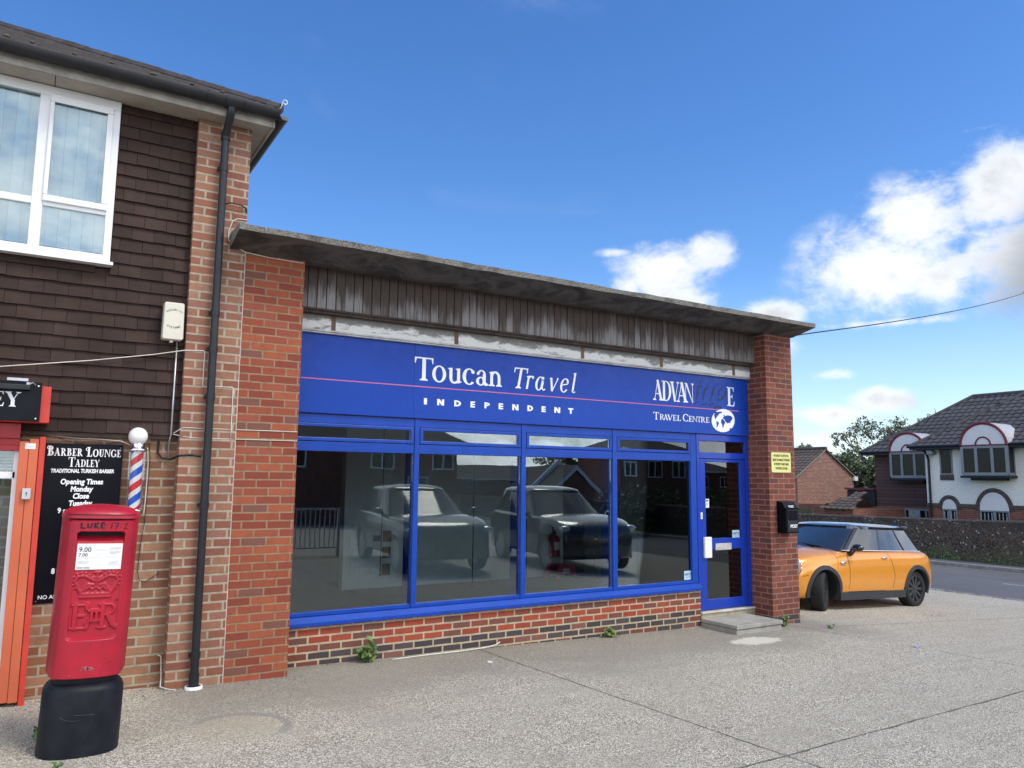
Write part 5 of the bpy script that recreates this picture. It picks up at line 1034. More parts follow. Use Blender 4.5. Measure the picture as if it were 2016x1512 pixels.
# ------------------------------------------------------------------ cars
def eval_bvh(o):
    dg = bpy.context.evaluated_depsgraph_get(); dg.update(); e = o.evaluated_get(dg); me = e.to_mesh()
    v = [x.co.copy() for x in me.vertices]; f = [tuple(p.vertices) for p in me.polygons]; e.to_mesh_clear(); return BVHTree.FromPolygons(v, f), v, f
def make_car(name, label, loc, rot, st, gh, wheels, paint, roofm, tw, small=True, group=None, cat='car'):
    """st: stations (x, w, zb, zs, zm, zm2, wb, zbelt, zt); gh: greenhouse dict; wheels: (front x, rear x, radius, track half)"""
    t = thing(name, label, cat, loc, rot, group)
    b = MB(); n = None
    for (x, w, zb, zs, zm, zm2, wb, ze, zt) in st:
        h = [(0, zb), (w*.5, zb), (w*.88, zb+.01), (w*.965, zs), (w, zm), (w*.99, zm2), ((w+wb)/2+.015, ze-.05), (wb, ze), (wb*.72, zt-.012), (wb*.36, zt), (0, zt)]
        full = h + [(-y, z) for y, z in h[-2:0:-1]]; n = len(full); b.v += [(x, y, z) for y, z in full]
    m = len(st); b.f += [(i*n+k, i*n+(k+1) % n, (i+1)*n+(k+1) % n, (i+1)*n+k) for i in range(m-1) for k in range(n)] + [tuple(range(n))[::-1], tuple(range((m-1)*n, m*n))]
    raw = b.build('raw', paint, local=True, sub=2)
    bv, V, F = eval_bvh(raw)
    bpy.data.objects.remove(raw)
    fx, rx, r, th = wheels
    q = MB().add(V, F); body = q.build('body', paint, t, local=True, smooth=True)
    cut = MB()
    for x in (fx, rx):
        for s in (-1, 1): cut.lathe([(0, s*(th-.36)), (r+.045, s*(th-.36)), (r+.045, s*(th+.3)), (0, s*(th+.3))], (x, 0, r), 40, 'y')
    co = cut.build('cut', 'dark', local=True); co.parent = t
    md = body.modifiers.new('b', 'BOOLEAN'); md.operation = 'DIFFERENCE'; md.object = co; md.solver = 'EXACT'; md.material_mode = 'TRANSFER'
    body.data.materials.append(M['dark'])
    dg = bpy.context.evaluated_depsgraph_get(); dg.update()
    me = bpy.data.meshes.new_from_object(body.evaluated_get(dg)); body.modifiers.clear(); old = body.data; body.data = me; bpy.data.meshes.remove(old); bpy.data.objects.remove(co)
    smooth_by(body, 40)
    def side(x, z, s=1):
        hit = bv.ray_cast(Vector((x, s*3.0, z)), Vector((0, -s, 0))); return abs(hit[0].y) if hit[0] else None
    # greenhouse and roof
    def outline(u, grow=0.0):
        L = lambda k: gh[k][0]*(1-u)+gh[k][1]*u
        h = [(L('fx'), 0), (L('fx')-.02, L('y')*.45), (L('fcx')+.10, L('y')*.86), (L('fcx'), L('y')*.97), (L('fcx')*.7+L('rcx')*.3, L('y')*1.0), (L('fcx')*.35+L('rcx')*.65, L('y')*1.0), (L('rcx'), L('y')*.97), (L('rx')+.04, L('y')*.80), (L('rx'), L('y')*.4), (L('rx'), 0)]
        c = (L('fx')+L('rx'))/2
        return [(c+(x-c)*(1+grow), y*(1+grow)) for x, y in h+[(x, -y) for x, y in h[-2:0:-1]]]
    z0, z1 = gh['z']; rings = []
    for u in (0, .35, .7, 1.0): rings.append([(x, y, z0+(z1-z0)*u) for x, y in outline(u)])
    g = MB(); n = len(rings[0])
    for rg in rings: g.v += rg
    g.f += [(i*n+k, i*n+(k+1) % n, (i+1)*n+(k+1) % n, (i+1)*n+k) for i in range(len(rings)-1) for k in range(n)]
    smooth_by(g.build('windows', 'carglass' if small else 'suvglass', t, local=True, sub=0 if small else 2), 28 if small else 80)
    g = MB(); rr = [[(x, y, z1-.02) for x, y in outline(.97, .012)], [(x, y, z1+.022) for x, y in outline(1.0, .018)], [(x, y, z1+gh['dome']*.62) for x, y in outline(1.0, -.10)], [(x, y, z1+gh['dome']*.95) for x, y in outline(1.0, -.45)], [(x, y, z1+gh['dome']) for x, y in outline(1.0, -.9)]]
    for rg in rr: g.v += rg
    g.f += [(i*n+k, i*n+(k+1) % n, (i+1)*n+(k+1) % n, (i+1)*n+k) for i in range(len(rr)-1) for k in range(n)] + [tuple(range(4*n, 5*n))]
    smooth_by(g.build('roof', roofm, t, local=True, sub=0 if small else 2), 40 if small else 80)
    # pillars and belt strip
    def post(frac_b, frac_t, w, nm, m, lift=.006):
        for s in (-1, 1):
            g = MB(); pts = []
            for u, fr in ((0, frac_b), (.33, None), (.66, None), (1, frac_t)):
                f_ = fr if fr is not None else frac_b+(frac_t-frac_b)*u
                L = lambda k: gh[k][0]*(1-u)+gh[k][1]*u
                y = L('y')*(.97 if f_ in (0, 1) else 1.0)+lift; x = L('fcx')*(1-f_)+L('rcx')*f_
                pts.append((x, s*y, z0+(z1-z0)*u))
            for p, q2 in zip(pts, pts[1:]): g.add([(p[0]-w/2, p[1], p[2]), (p[0]+w/2, p[1], p[2]), (q2[0]+w/2, q2[1], q2[2]), (q2[0]-w/2, q2[1], q2[2]), (p[0]-w/2, p[1]-s*.02, p[2]), (p[0]+w/2, p[1]-s*.02, p[2]), (q2[0]+w/2, q2[1]-s*.02, q2[2]), (q2[0]-w/2, q2[1]-s*.02, q2[2])], [(0, 1, 2, 3), (0, 3, 7, 4), (1, 5, 6, 2), (4, 7, 6, 5)])
            g.build(nm, m, t, local=True)
    post(0.03, 0.03, .095, 'pillar', 'blackp')
    for fb, ft, w in gh['posts']: post(fb, ft, w, 'pillar', 'carblack', .004)
    g = MB()
    for s in (-1, 1):
        pts = []
        for i in range(19):
            x = gh['fcx'][0]+.02+(gh['rcx'][0]-gh['fcx'][0]-.02)*i/18; y = side(x, z0-.035); y = y if y else gh['y'][0]
            pts.append((x, s*(gh['y'][0]+.012), z0+.004))
        g.tube(pts, .009, 6)
    g.build('belt_trim', 'chrome' if small else 'carblack', t, local=True)
    # arches, sills, seams
    sg = MB()
    for x in (fx, rx):
        for s in (-1, 1):
            ag = MB(); inner = []; outer = []
            for i in range(31):
                a = R(-12)+R(204)*i/30; ra, rb = r+.040, r+.105
                for lst, rad, o_ in ((inner, ra, .016), (outer, rb, .012)):
                    px, pz = x+rad*cos(a), r+rad*sin(a); y = side(px, max(pz, .22), s) or side(x+(r+.02)*cos(a), max(pz, .25), s) or th
                    lst.append((px, s*(max(y, th-.03)+o_), pz))
            back = [(q_[0], q_[1]-s*.06, q_[2]) for q_ in inner]; back2 = [(q_[0], q_[1]-s*.03, q_[2]) for q_ in outer]; k0 = len(inner)
            ag.add(inner+outer+back+back2, [(i, i+1, k0+i+1, k0+i) for i in range(30)]+[(i, 2*k0+i, 2*k0+i+1, i+1) for i in range(30)]+[(k0+i, k0+i+1, 3*k0+i+1, 3*k0+i) for i in range(30)])
            smooth_by(ag.build('arch_trim', 'clad' if small else paint, t, local=True), 40)
    if small:
        for s in (-1, 1):
            pts = [(fx-r-.06, .30), (fx-r-.06, .175), (rx+r+.06, .185), (rx+r+.06, .305)]
            MB().add([(x, s*(th+.03), z) for x, z in pts]+[(x, s*(th-.10), z) for x, z in pts], [(0, 1, 2, 3), (0, 4, 5, 1), (1, 5, 6, 2), (2, 6, 7, 3), (3, 7, 4, 0)]).build('side_skirt', 'clad', t, local=True)
    def seam(pts, w=.0045, o_=.0): 
        for s in (-1, 1):
            out = []
            for (xa, za), (xb, zb) in zip(pts, pts[1:]):
                for k in range(6):
                    x, z = xa+(xb-xa)*k/6, za+(zb-za)*k/6; y = side(x, z, s)
                    if y: out.append((x, s*(y+o_-.001), z))
            if len(out) > 2: sg.tube(out, w, 5)
    for p in gh['seams']: seam(p)
    sg.build('panel_gap', 'seam', t, local=True)
    for (x, z) in gh['handles']:
        for s in (-1, 1):
            g = MB(); y = side(x, z, s); g.tube([(x+.075, s*(y+.002), z), (x+.05, s*(y+.022), z+.004), (x-.05, s*(y+.022), z+.004), (x-.075, s*(y+.002), z)], .011, 8)
            g.build('door_handle', 'chrome' if small else paint, t, local=True, smooth=True)
    mx, mz = gh['mirror']
    for s in (-1, 1):
        g = MB().ball((mx, s*(gh['y'][0]+.20), mz), .1, 16, (.75, 1.05, .62)).tube([(mx+.02, s*(gh['y'][0]-.01), mz-.14), (mx+.01, s*(gh['y'][0]+.08), mz-.10), (mx, s*(gh['y'][0]+.13), mz-.02)], [.045, .04, .045], 10)
        g.build('mirror', 'carblack', t, local=True, smooth=True)
    # lamps
    for s in (-1, 1):
        hx, hy, hz, hr, sc = gh['lamp']
        g = MB().ball((hx, s*hy, hz), hr, 18, sc).build('headlight', 'lens', t, local=True, smooth=True)
        if small: MB().tube([(hx+.012-.06*abs(sin(a))*0+.02*cos(a)*-1, s*(hy+hr*1.02*cos(a)), hz+hr*1.12*sin(a)) for a in [2*pi*i/24 for i in range(25)]], .011, 6).build('lamp_ring', 'chrome', g, local=True, smooth=True)
    for p in gh.get('extra', []):
        nm, m_, bx = p; MB().box(*bx).build(nm, m_, t, local=True, bevel=.012)
    # wheels
    for (x, steer) in ((fx, gh.get('steer', 0)), (rx, 0)):
        for s in (-1, 1):
            w = bpy.data.objects.new('wheel', None)
            tp = [(r-.085, -.095), (r-.03, -.105), (r-.008, -.09), (r, -.06), (r, .06), (r-.008, .09), (r-.03, .105), (r-.085, .095)]
            tyre = MB().lathe([(a, s*h) for a, h in tp], (0, 0, 0), 40, 'y').lathe([(r-.004, -.006), (r+.001, -.006)], (0, 0, 0), 40, 'y')
            wo = tyre.build('wheel', 'tyre', t, local=True, smooth=True); wo.location = (x, s*(th-.105), r); wo.rotation_euler = (0, 0, steer)
            rm = MB().lathe([(r-.08, s*.095), (r-.095, s*.098), (r-.10, s*.06), (r-.11, s*-.04)], (0, 0, 0), 40, 'y')
            rm.lathe([(0, s*.075), (.045, s*.075), (.05, s*.055), (.05, s*.0)], (0, 0, 0), 20, 'y').lathe([(0, s*.0), (r-.1, s*-.03)], (0, 0, 0), 24, 'y')
            for k in range(gh.get('spokes', 10)):
                a = 2*pi*k/gh.get('spokes', 10); ca, sa = cos(a), sin(a); w0, w1 = .017, .026; r0, r1 = .035, r-.09
                def P(rad, off, y): return (rad*ca-off*sa, y, rad*sa+off*ca)
                rm.add([P(r0, -w0, s*.07), P(r0, w0, s*.07), P(r1, w1, s*.082), P(r1, -w1, s*.082), P(r0, -w0*1.4, s*.02), P(r0, w0*1.4, s*.02), P(r1, w1*1.4, s*.03), P(r1, -w1*1.4, s*.03)], [(0, 1, 2, 3), (0, 4, 5, 1), (1, 5, 6, 2), (2, 6, 7, 3), (3, 7, 4, 0)])
            ro = rm.build('rim', 'rim' if small else 'grey', wo, local=True); smooth_by(ro, 35)
            MB().lathe([(0, s*.078), (.026, s*.078), (.028, s*.074)], (0, 0, 0), 16, 'y').build('hub_cap', 'clad', wo, local=True)
    return t
def make_cars():
    st = [(.84, .44, .27, .33, .45, .56, .36, .64, .66), (.79, .62, .22, .29, .45, .60, .52, .73, .76), (.62, .77, .19, .27, .45, .64, .63, .82, .87), (.30, .835, .18, .26, .46, .68, .69, .885, .955), (-.10, .85, .18, .26, .47, .70, .72, .925, 1.0), (-.45, .855, .18, .26, .48, .71, .735, .94, .99), (-.8, .858, .18, .26, .48, .72, .745, .95, .97),
          (-1.5, .862, .18, .26, .48, .72, .75, .955, .97), (-2.2, .868, .18, .26, .49, .73, .75, .965, .98), (-2.75, .865, .20, .27, .5, .75, .73, .965, .98), (-3.02, .835, .22, .29, .5, .75, .70, .955, .965), (-3.18, .76, .26, .32, .5, .74, .63, .91, .92), (-3.22, .62, .30, .36, .5, .70, .5, .84, .85)]
    gh = dict(fx=(-.24, -1.02), fcx=(-.56, -1.14), y=(.742, .595), rcx=(-2.82, -2.60), rx=(-2.90, -2.74), z=(.955, 1.335), dome=.085, posts=[(.47, .44, .03), (.80, .76, .02)], steer=R(27), spokes=10,
              seams=[[(-.60, .93), (-.62, .62), (-.60, .30)], [(-1.72, .94), (-1.80, .80), (-1.86, .55), (-1.80, .31)], [(-.60, .305), (-1.80, .31)], [(-.30, .93), (-.34, .80), (-.31, .66)], [(.50, .56), (.36, .575)]], handles=[(-1.60, .845)], mirror=(-.70, 1.015), lamp=(.575, .69, .70, .125, (.62, .80, 1.05)))
    t = make_car('orange_hatchback', 'orange hatchback with a black roof and black wheels parked beside the shop', (10.80, 1.59, -.258), (R(.6), R(-2.7), R(180.6)), st, gh, (0, -2.56, .312, .815), 'carorange', 'carblack', .2)
    b = MB()
    for s in (-1, 1): b.ball((-.455, s*.853, .765), .055, 14, (1.25, .18, .55))
    b.build('side_badge', 'chrome', t, local=True, smooth=True)
    b = MB()
    for s in (-.30, .30): b.add([(.55, s-.06, .905), (.55, s+.06, .905), (-.05, s+.06, 1.008), (-.05, s-.06, 1.008)], [(0, 1, 2, 3)])
    b.build('bonnet_stripe', 'carblack', t, local=True)
    MB().box(-2.90, -2.68, -.5, .5, 1.355, 1.385).build('rear_spoiler', 'carblack', t, local=True, bevel=.012)
    MB().tube([(-.30, .55, 1.0), (-.42, .1, 1.03), (-.40, -.3, 1.035)], .014, 6).build('wiper', 'dark', t, local=True)
    b = MB().ball((-1.25, .35, .98), .16, 12, (.6, 1.4, 1.6)).ball((-1.25, -.35, .98), .16, 12, (.6, 1.4, 1.6)); b.build('seat', 'dark', t, local=True, smooth=True)
    def suv_st(k, L, w, hb): 
        return [(.92*L, .42*w, .38, .44, .58, .70, .34*w, .78*hb, .80*hb), (.84*L, .74*w, .31, .39, .58, .76, .62*w, .90*hb, .93*hb), (.62*L, .92*w, .28, .36, .6, .82, .80*w, 1.0*hb, 1.05*hb), (.1, .99*w, .28, .36, .62, .88, .90*w, 1.09*hb, 1.15*hb), (-.5, w, .28, .36, .62, .9, .91*w, 1.11*hb, 1.17*hb), (-.8, w, .28, .36, .62, .9, .91*w, 1.11*hb, 1.13*hb), (-2.0, w, .28, .36, .62, .9, .91*w, 1.13*hb, 1.14*hb), (-3.2, w, .30, .38, .62, .92, .90*w, 1.15*hb, 1.16*hb), (-3.75, .95*w, .34, .42, .62, .92, .84*w, 1.14*hb, 1.15*hb), (-3.92, .82*w, .40, .46, .62, .9, .72*w, 1.05*hb, 1.06*hb)]
    gh2 = dict(fx=(-.38, -1.42), fcx=(-.72, -1.60), y=(.895, .66), rcx=(-3.74, -3.36), rx=(-3.84, -3.50), z=(1.06, 1.64), dome=.13, posts=[(.33, .30, .07), (.64, .62, .07), (.9, .88, .12)], spokes=10,
               seams=[[(-.72, 1.05), (-.75, .7), (-.72, .38)], [(-1.75, 1.06), (-1.78, .38)], [(-2.75, 1.08), (-2.7, .9), (-2.4, .38)]], handles=[(-1.62, .98), (-2.55, 1.0)], mirror=(-.82, 1.22), lamp=(.64, .78, .88, .18, (.75, .8, .38)),
               extra=[('grille', 'dark', (.735, .80, -.48, .48, .74, .90)), ('number_plate', 'plate', (.795, .81, -.26, .26, .52, .63)), ('air_intake', 'dark', (.70, .775, -.62, .62, .36, .46))])
    make_car('dark_suv', 'dark green grey off road car parked facing the shop, seen mirrored in the window', (7.25, -6.55, zg(7.2)), (0, 0, R(97)), suv_st(1, .98, .985, 1.0), gh2, (0, -2.85, .37, .95), 'suv', 'suv', .25, small=False, group='cars parked opposite the shop')
    gh3 = dict(gh2); gh3['z'] = (1.14, 1.74); gh3['rcx'] = (-3.76, -3.52); gh3['rx'] = (-3.84, -3.64); gh3['lamp'] = (.64, .80, .96, .17, (.75, .8, .42)); gh3['extra'] = [('grille', 'dark', (.735, .80, -.42, .42, .78, .98)), ('number_plate', 'plate', (.795, .81, -.26, .26, .56, .67))]
    make_car('charcoal_suv', 'taller charcoal off road car parked beside the dark green one, seen mirrored in the window', (10.75, -6.2, zg(10.7)), (0, 0, R(100)), suv_st(1, .98, 1.0, 1.07), gh3, (0, -2.9, .385, .965), 'suv2', 'suv2', .25, small=False, group='cars parked opposite the shop')
make_cars()
# ------------------------------------------------------------------ across the road
def roof_tiles(b, o, u, v, poly, tw=.30, th=.34, rise=.03, seed=1):
    """tile rows on a plane: origin o, unit directions u (along) and v (up the slope), polygon in (a, c) plane units"""
    rr = random.Random(seed); o, u, v = Vector(o), Vector(u).normalized(), Vector(v).normalized(); n = u.cross(v).normalized()
    if n.z < 0: n = -n
    def inside(a, c):
        r_ = False
        for (x0, y0), (x1, y1) in zip(poly, poly[1:]+poly[:1]):
            if (y0 > c) != (y1 > c) and a < (x1-x0)*(c-y0)/(y1-y0)+x0: r_ = not r_
        return r_
    a0, a1 = min(p[0] for p in poly), max(p[0] for p in poly); c0, c1 = min(p[1] for p in poly), max(p[1] for p in poly)
    c = c0
    while c < c1:
        a = a0
        while a < a1:
            if inside(a+tw*.5, c+th*.5):
                j = rr.uniform(-.006, .006); q = []
                for k, (fa, h) in enumerate(((0, .0), (.25, .035), (.5, .012), (.75, -.005), (1.0, .0))):
                    for fc, hh in ((0, rise), (1.08, 0)): q.append(tuple(o+u*(a+tw*fa)+v*(c+th*fc)+n*(h+hh+j+.01)))
                q += [tuple(o+u*(a)+v*c), tuple(o+u*(a+tw)+v*c)]
                b.add(q, [(2*k, 2*k+2, 2*k+3, 2*k+1) for k in range(4)]+[(10, 11, 8, 6, 4, 2, 0)])
            a += tw
        c += th
    vs = [tuple(o+u*a+v*c) for a, c in poly]; b.add(vs, [tuple(range(len(vs)))])
def bay(t, xf, yc, hw, z0, z1, ztop, depth):
    """projecting bay with a barrel top, facing -x"""
    f = MB(); x0 = xf; xb = xf+depth
    for y in (yc-hw, yc-hw*.36, yc+hw*.36, yc+hw): f.box(x0, x0+.08, y-.055, y+.055, z0, z1)
    f.box(x0+.002, x0+.078, yc-hw, yc+hw, z0-.06, z0+.06).box(x0+.002, x0+.078, yc-hw, yc+hw, z1-.06, z1+.05)
    for s in (-1, 1): f.box(x0+.08, xb, yc+s*hw-.03, yc+s*hw+.03, z0-.06, z0+.05).box(x0+.08, xb, yc+s*hw-.03, yc+s*hw+.03, z1-.05, z1+.05).box(xb-.06, xb, yc+s*hw-.03, yc+s*hw+.03, z0, z1)
    w = f.build('bay_window', 'hframe', t)
    for a, c in ((-hw+.055, -hw*.36-.055), (-hw*.36+.055, hw*.36-.055), (hw*.36+.055, hw-.055)): MB().box(x0+.035, x0+.045, yc+a, yc+c, z0+.06, z1-.06).build('pane', 'glass_far', w)
    for s in (-1, 1): MB().box(x0+.08, xb-.06, yc+s*hw-.006, yc+s*hw+.006, z0+.05, z1-.05).build('side_pane', 'glass_far', w)
    MB().box(x0+.3, x0+.32, yc+hw*.42, yc+hw*.93, z0, z1-.06).build('curtain', 'curtain', w)
    MB().box(x0-.05, xb, yc-hw-.08, yc+hw+.08, z0-.16, z0-.061).box(x0+.12, xb, yc-hw*.72, yc+hw*.72, z0-.26, z0-.161).build('bay_base', 'louvre', w)
    hh = ztop-z1-.05
    semi = [(yc+hw*1.04*cos(pi*i/20), z1+.051+hh*sin(pi*i/20)) for i in range(21)]
    MB().prism(semi, x0+.01, x0+.05, 'x').build('arch_board', 'white_board', w)
    b = MB().tube([(x0, y, z) for y, z in semi], .055, 8).tube([(x0, yc+hw*.34*cos(pi*i/14), z1+.06+hh*.36*sin(pi*i/14)) for i in range(15)], .032, 8).box(x0-.03, x0+.03, yc-hw*1.06, yc+hw*1.06, z1+.04, z1+.085)
    b.build('arch_trim', 'maroon', w)
    vs = []; n = 21
    for x in (x0+.03, x0+2.6):
        vs += [(x, yc+hw*1.08*cos(pi*i/20), z1+.06+(hh+.03)*sin(pi*i/20)) for i in range(21)]
    MB().add(vs, [(i, i+1, n+i+1, n+i) for i in range(20)]).build('barrel_roof', 'lead', w, smooth=True)
def make_white_house():
    t = thing('white_house', 'white painted brick house with grey bay windows, maroon arches and a dark tiled hip roof', 'house', (33, 5, -.6))
    X = 33.0; yl, yr = 11.9, -16
    MB().box(X, 42, yr, yl, .95, 3.42).build('upper_wall', 'hwhite', t)
    MB().box(X+.004, 42, yr, yl-.004, -.9, .779).build('lower_wall', 'farred', t)
    MB().box(X-.02, X+.3, yr, yl+.02, .78, .949).build('brick_band', 'brickband', t)
    MB().box(34.8, 42, yl+.001, 15.45, .70, 3.3).build('hung_wall', 'hang', t); MB().box(34.82, 42, yl+.0015, 15.43, -.9, .699).build('wing_lower_wall', 'farred', t)
    # roofs
    b = MB()
    ex, ey, ez = 32.55, 12.35, 3.34; rx, ry, rz = 36.8, 9.3, 5.80
    sl = math.hypot(rx-ex, rz-ez)
    roof_tiles(b, (ex, ey, ez), (0, -1, 0), (rx-ex, 0, rz-ez), [(0, 0), (30, 0), (30, sl), (ey-ry, sl)], seed=4)
    d = ey-ry; v2 = Vector((0, ry-ey, rz-ez)); L2 = v2.length; roof_tiles(b, (ex, ey, ez), (1, 0, 0), tuple(v2), [(0, 0), (10, 0), (rx-ex, L2)], seed=5)
    b.tube([(ex, ey, ez+.02), (rx, ry, rz+.03)], .09, 8).tube([(rx, ry, rz+.03), (rx, -18, rz+.03)], .1, 8)
    b.build('tile_roof', 'roofg', t)
    b = MB(); ex2, ey2, ez2 = 34.35, 15.9, 3.22; rx2, ry2, rz2 = 38.5, 12.55, 5.97; sl2 = math.hypot(rx2-ex2, rz2-ez2)
    roof_tiles(b, (ex2, ey2, ez2), (0, -1, 0), (rx2-ex2, 0, rz2-ez2), [(0, 0), (14, 0), (14, sl2), (ey2-ry2, sl2)], seed=6)
    b.tube([(ex2, ey2, ez2+.02), (rx2, ry2, rz2+.03)], .09, 8).tube([(rx2, ry2, rz2+.03), (rx2, 0, rz2+.03)], .1, 8); b.add([(ex2, ey2, ez2), (rx2, ry2, rz2), (44, ry2, rz2), (44, ey2, ez2)], [(0, 1, 2, 3)])
    b.build('tile_roof', 'roofg', t)
    MB().box(32.5, 33, yr, 12.3, 3.22, 3.345).box(34.3, 34.8, 12.31, 15.85, 3.10, 3.225).box(33, 36, 12.0, 12.3, 3.22, 3.345).build('eaves', 'louvre', t)
    MB().tube([(32.5, yr, 3.36), (32.5, 12.4, 3.36)], .055, 8).tube([(34.3, 12, 3.24), (34.3, 15.9, 3.24)], .055, 8).tube([(32.6, 11.75, 3.30), (32.85, 11.72, 3.0), (32.93, 11.72, 2.8), (32.93, 11.72, -.9)], .05, 8).build('gutter', 'blackp', t)
    bay(t, 32.4, 9.15, .86, 2.18, 3.28, 4.22, .6); bay(t, 34.2, 13.42, .84, 2.08, 3.18, 4.08, .6)
    w = MB().box(X-.03, X+.05, 10.72, 11.26, 2.16, 3.30).build('narrow_window', 'hframe', t); MB().box(X-.038, X-.031, 10.78, 11.20, 2.22, 3.24).build('pane', 'glass_far', w); MB().box(X-.036, X-.0305, 11.06, 11.18, 2.22, 3.24).build('curtain', 'curtain', w); MB().box(X-.025, X+.02, 10.70, 11.28, 1.92, 2.158).build('brick_apron', 'brickband', w)
    for (ya, yb, zt) in ((10.65, 11.25, 1.13), (8.60, 9.72, 1.45)):
        yc = (ya+yb)/2; hw = (yb-ya)/2; z0 = .72
        a = MB(); n = 21; hh = zt-z0
        a.v += [(X-.05, yc+(hw+.02)*cos(pi*i/20), z0+(hh)*sin(pi*i/20)) for i in range(21)]+[(X-.05, yc+(hw+.17)*cos(pi*i/20), z0+(hh+.17)*sin(pi*i/20)) for i in range(21)]
        a.f += [(i, i+1, n+i+1, n+i) for i in range(20)]
        a.add([(p[0]+.06, p[1], p[2]) for p in a.v[21:42]]+list(a.v[21:42]), [(i, i+1, n+i+1, n+i) for i in range(20)])
        w = MB().box(X-.03, X+.06, ya, yb, -.6, z0).build('ground_window', 'hframe', t)
        a.build('arch_surround', 'brickband', w)
        MB().prism([(yc+hw*cos(pi*i/20), z0+hh*sin(pi*i/20)) for i in range(21)], X-.045, X+.02, 'x').build('arch_panel', 'white_board', w)
        for u in range(2):
            p0 = ya+.05+u*hw; MB().box(X-.038, X-.031, p0, p0+hw-.1, -.5, z0-.06).build('pane', 'glass_far', w)
        b = MB()
        for k in range(int((yb-ya)/.14)): b.box(X-.0405, X-.0385, ya+.08+k*.14, ya+.12+k*.14, -.5, z0-.1)
        b.build('curtain', 'curtain', w)
    w = MB().box(34.77, 34.81, 12.05, 14.05, -.4, .62).build('wing_window', 'hframe', t); MB().box(34.762, 34.769, 12.12, 12.98, -.3, .54).build('pane', 'glass_far', w); MB().box(34.762, 34.769, 13.08, 13.98, -.3, .54).build('pane', 'glass_far', w); MB().box(34.757, 34.7615, 12.2, 12.6, -.3, .54).build('curtain', 'curtain', w); MB().box(34.757, 34.7615, 13.3, 13.85, -.3, .54).build('curtain', 'curtain', w)
    b = MB()
    for k in range(6): b.prism([(34.7, .75+k*.11), (34.62, .72+k*.11), (34.62, .74+k*.11), (34.7, .80+k*.11)], 15.46, 17.0, 'y') if False else b.box(34.66, 34.72, 15.46, 16.95, .74+k*.115, .82+k*.115)
    b.box(34.72, 36, 15.46, 16.95, .70, 1.44); lo = b.build('louvred_lean_to', 'louvre', t); MB().box(34.55, 36, 15.44, 17.0, 1.441, 1.53).build('roof_edge', 'maroon', lo)
    MB().box(34.83, 36, 15.46, 22, -.9, .66).build('yard_wall', 'farred', t)
    MB().box(32.55, 32.95, 11.35, 11.6, 3.0, 3.18).build('flood_lamp', 'hframe', t, bevel=.05)
    MB().box(X-.012, X, 8.9, 9.2, 1.36, 1.375).build('wall_bracket', 'louvre', t)
make_white_house()
def make_boundary_wall():
    b = MB(); rr = random.Random(4); ys = [-60+.45*i for i in range(240)]
    top = lambda y: .76 - .012*(y-3.6) if y > 3.6 else .76
    n = 0
    for y in ys:
        j = rr.uniform(-.02, .02); b.v += [(23.42+rr.uniform(-.015, .015), y, -.7), (23.43+rr.uniform(-.02, .02), y, .1+rr.uniform(-.05, .05)), (23.44+rr.uniform(-.015, .015), y, top(y)-.04+j*.3), (23.52, y, top(y)+j*.6+.01), (23.78, y, top(y)+j*.6), (23.8, y, -.7)]
    b.f += [(i*6+k, i*6+k+1, (i+1)*6+k+1, (i+1)*6+k) for i in range(len(ys)-1) for k in range(5)]
    o = b.build('flint_wall', 'flint', world=(23.6, 5, -.6)); tag(o, 'low dark flint and rubble boundary wall on the far side of the road', 'wall')
    random.seed(21); t = thing('wall_foot_plants', 'patchy green weeds growing along the foot of the flint wall', 'plants', (23.38, 4, -.45)); tag(t, kind='stuff')
    l = MB()
    for k in range(260):
        y = random.choice((3.9, 4.4, 5.4, 6.3, 2.6, 7.4, 1.5, 5.8)) + random.gauss(0, .22); h = abs(random.gauss(0, .1)); l.leaf((23.38-random.uniform(0, .05), y, -.44+h), (-1, random.uniform(-1, 1), random.uniform(0, 1)), random.uniform(.04, .09), .6)
    l.build('leaves', 'leafw', t)
make_boundary_wall()
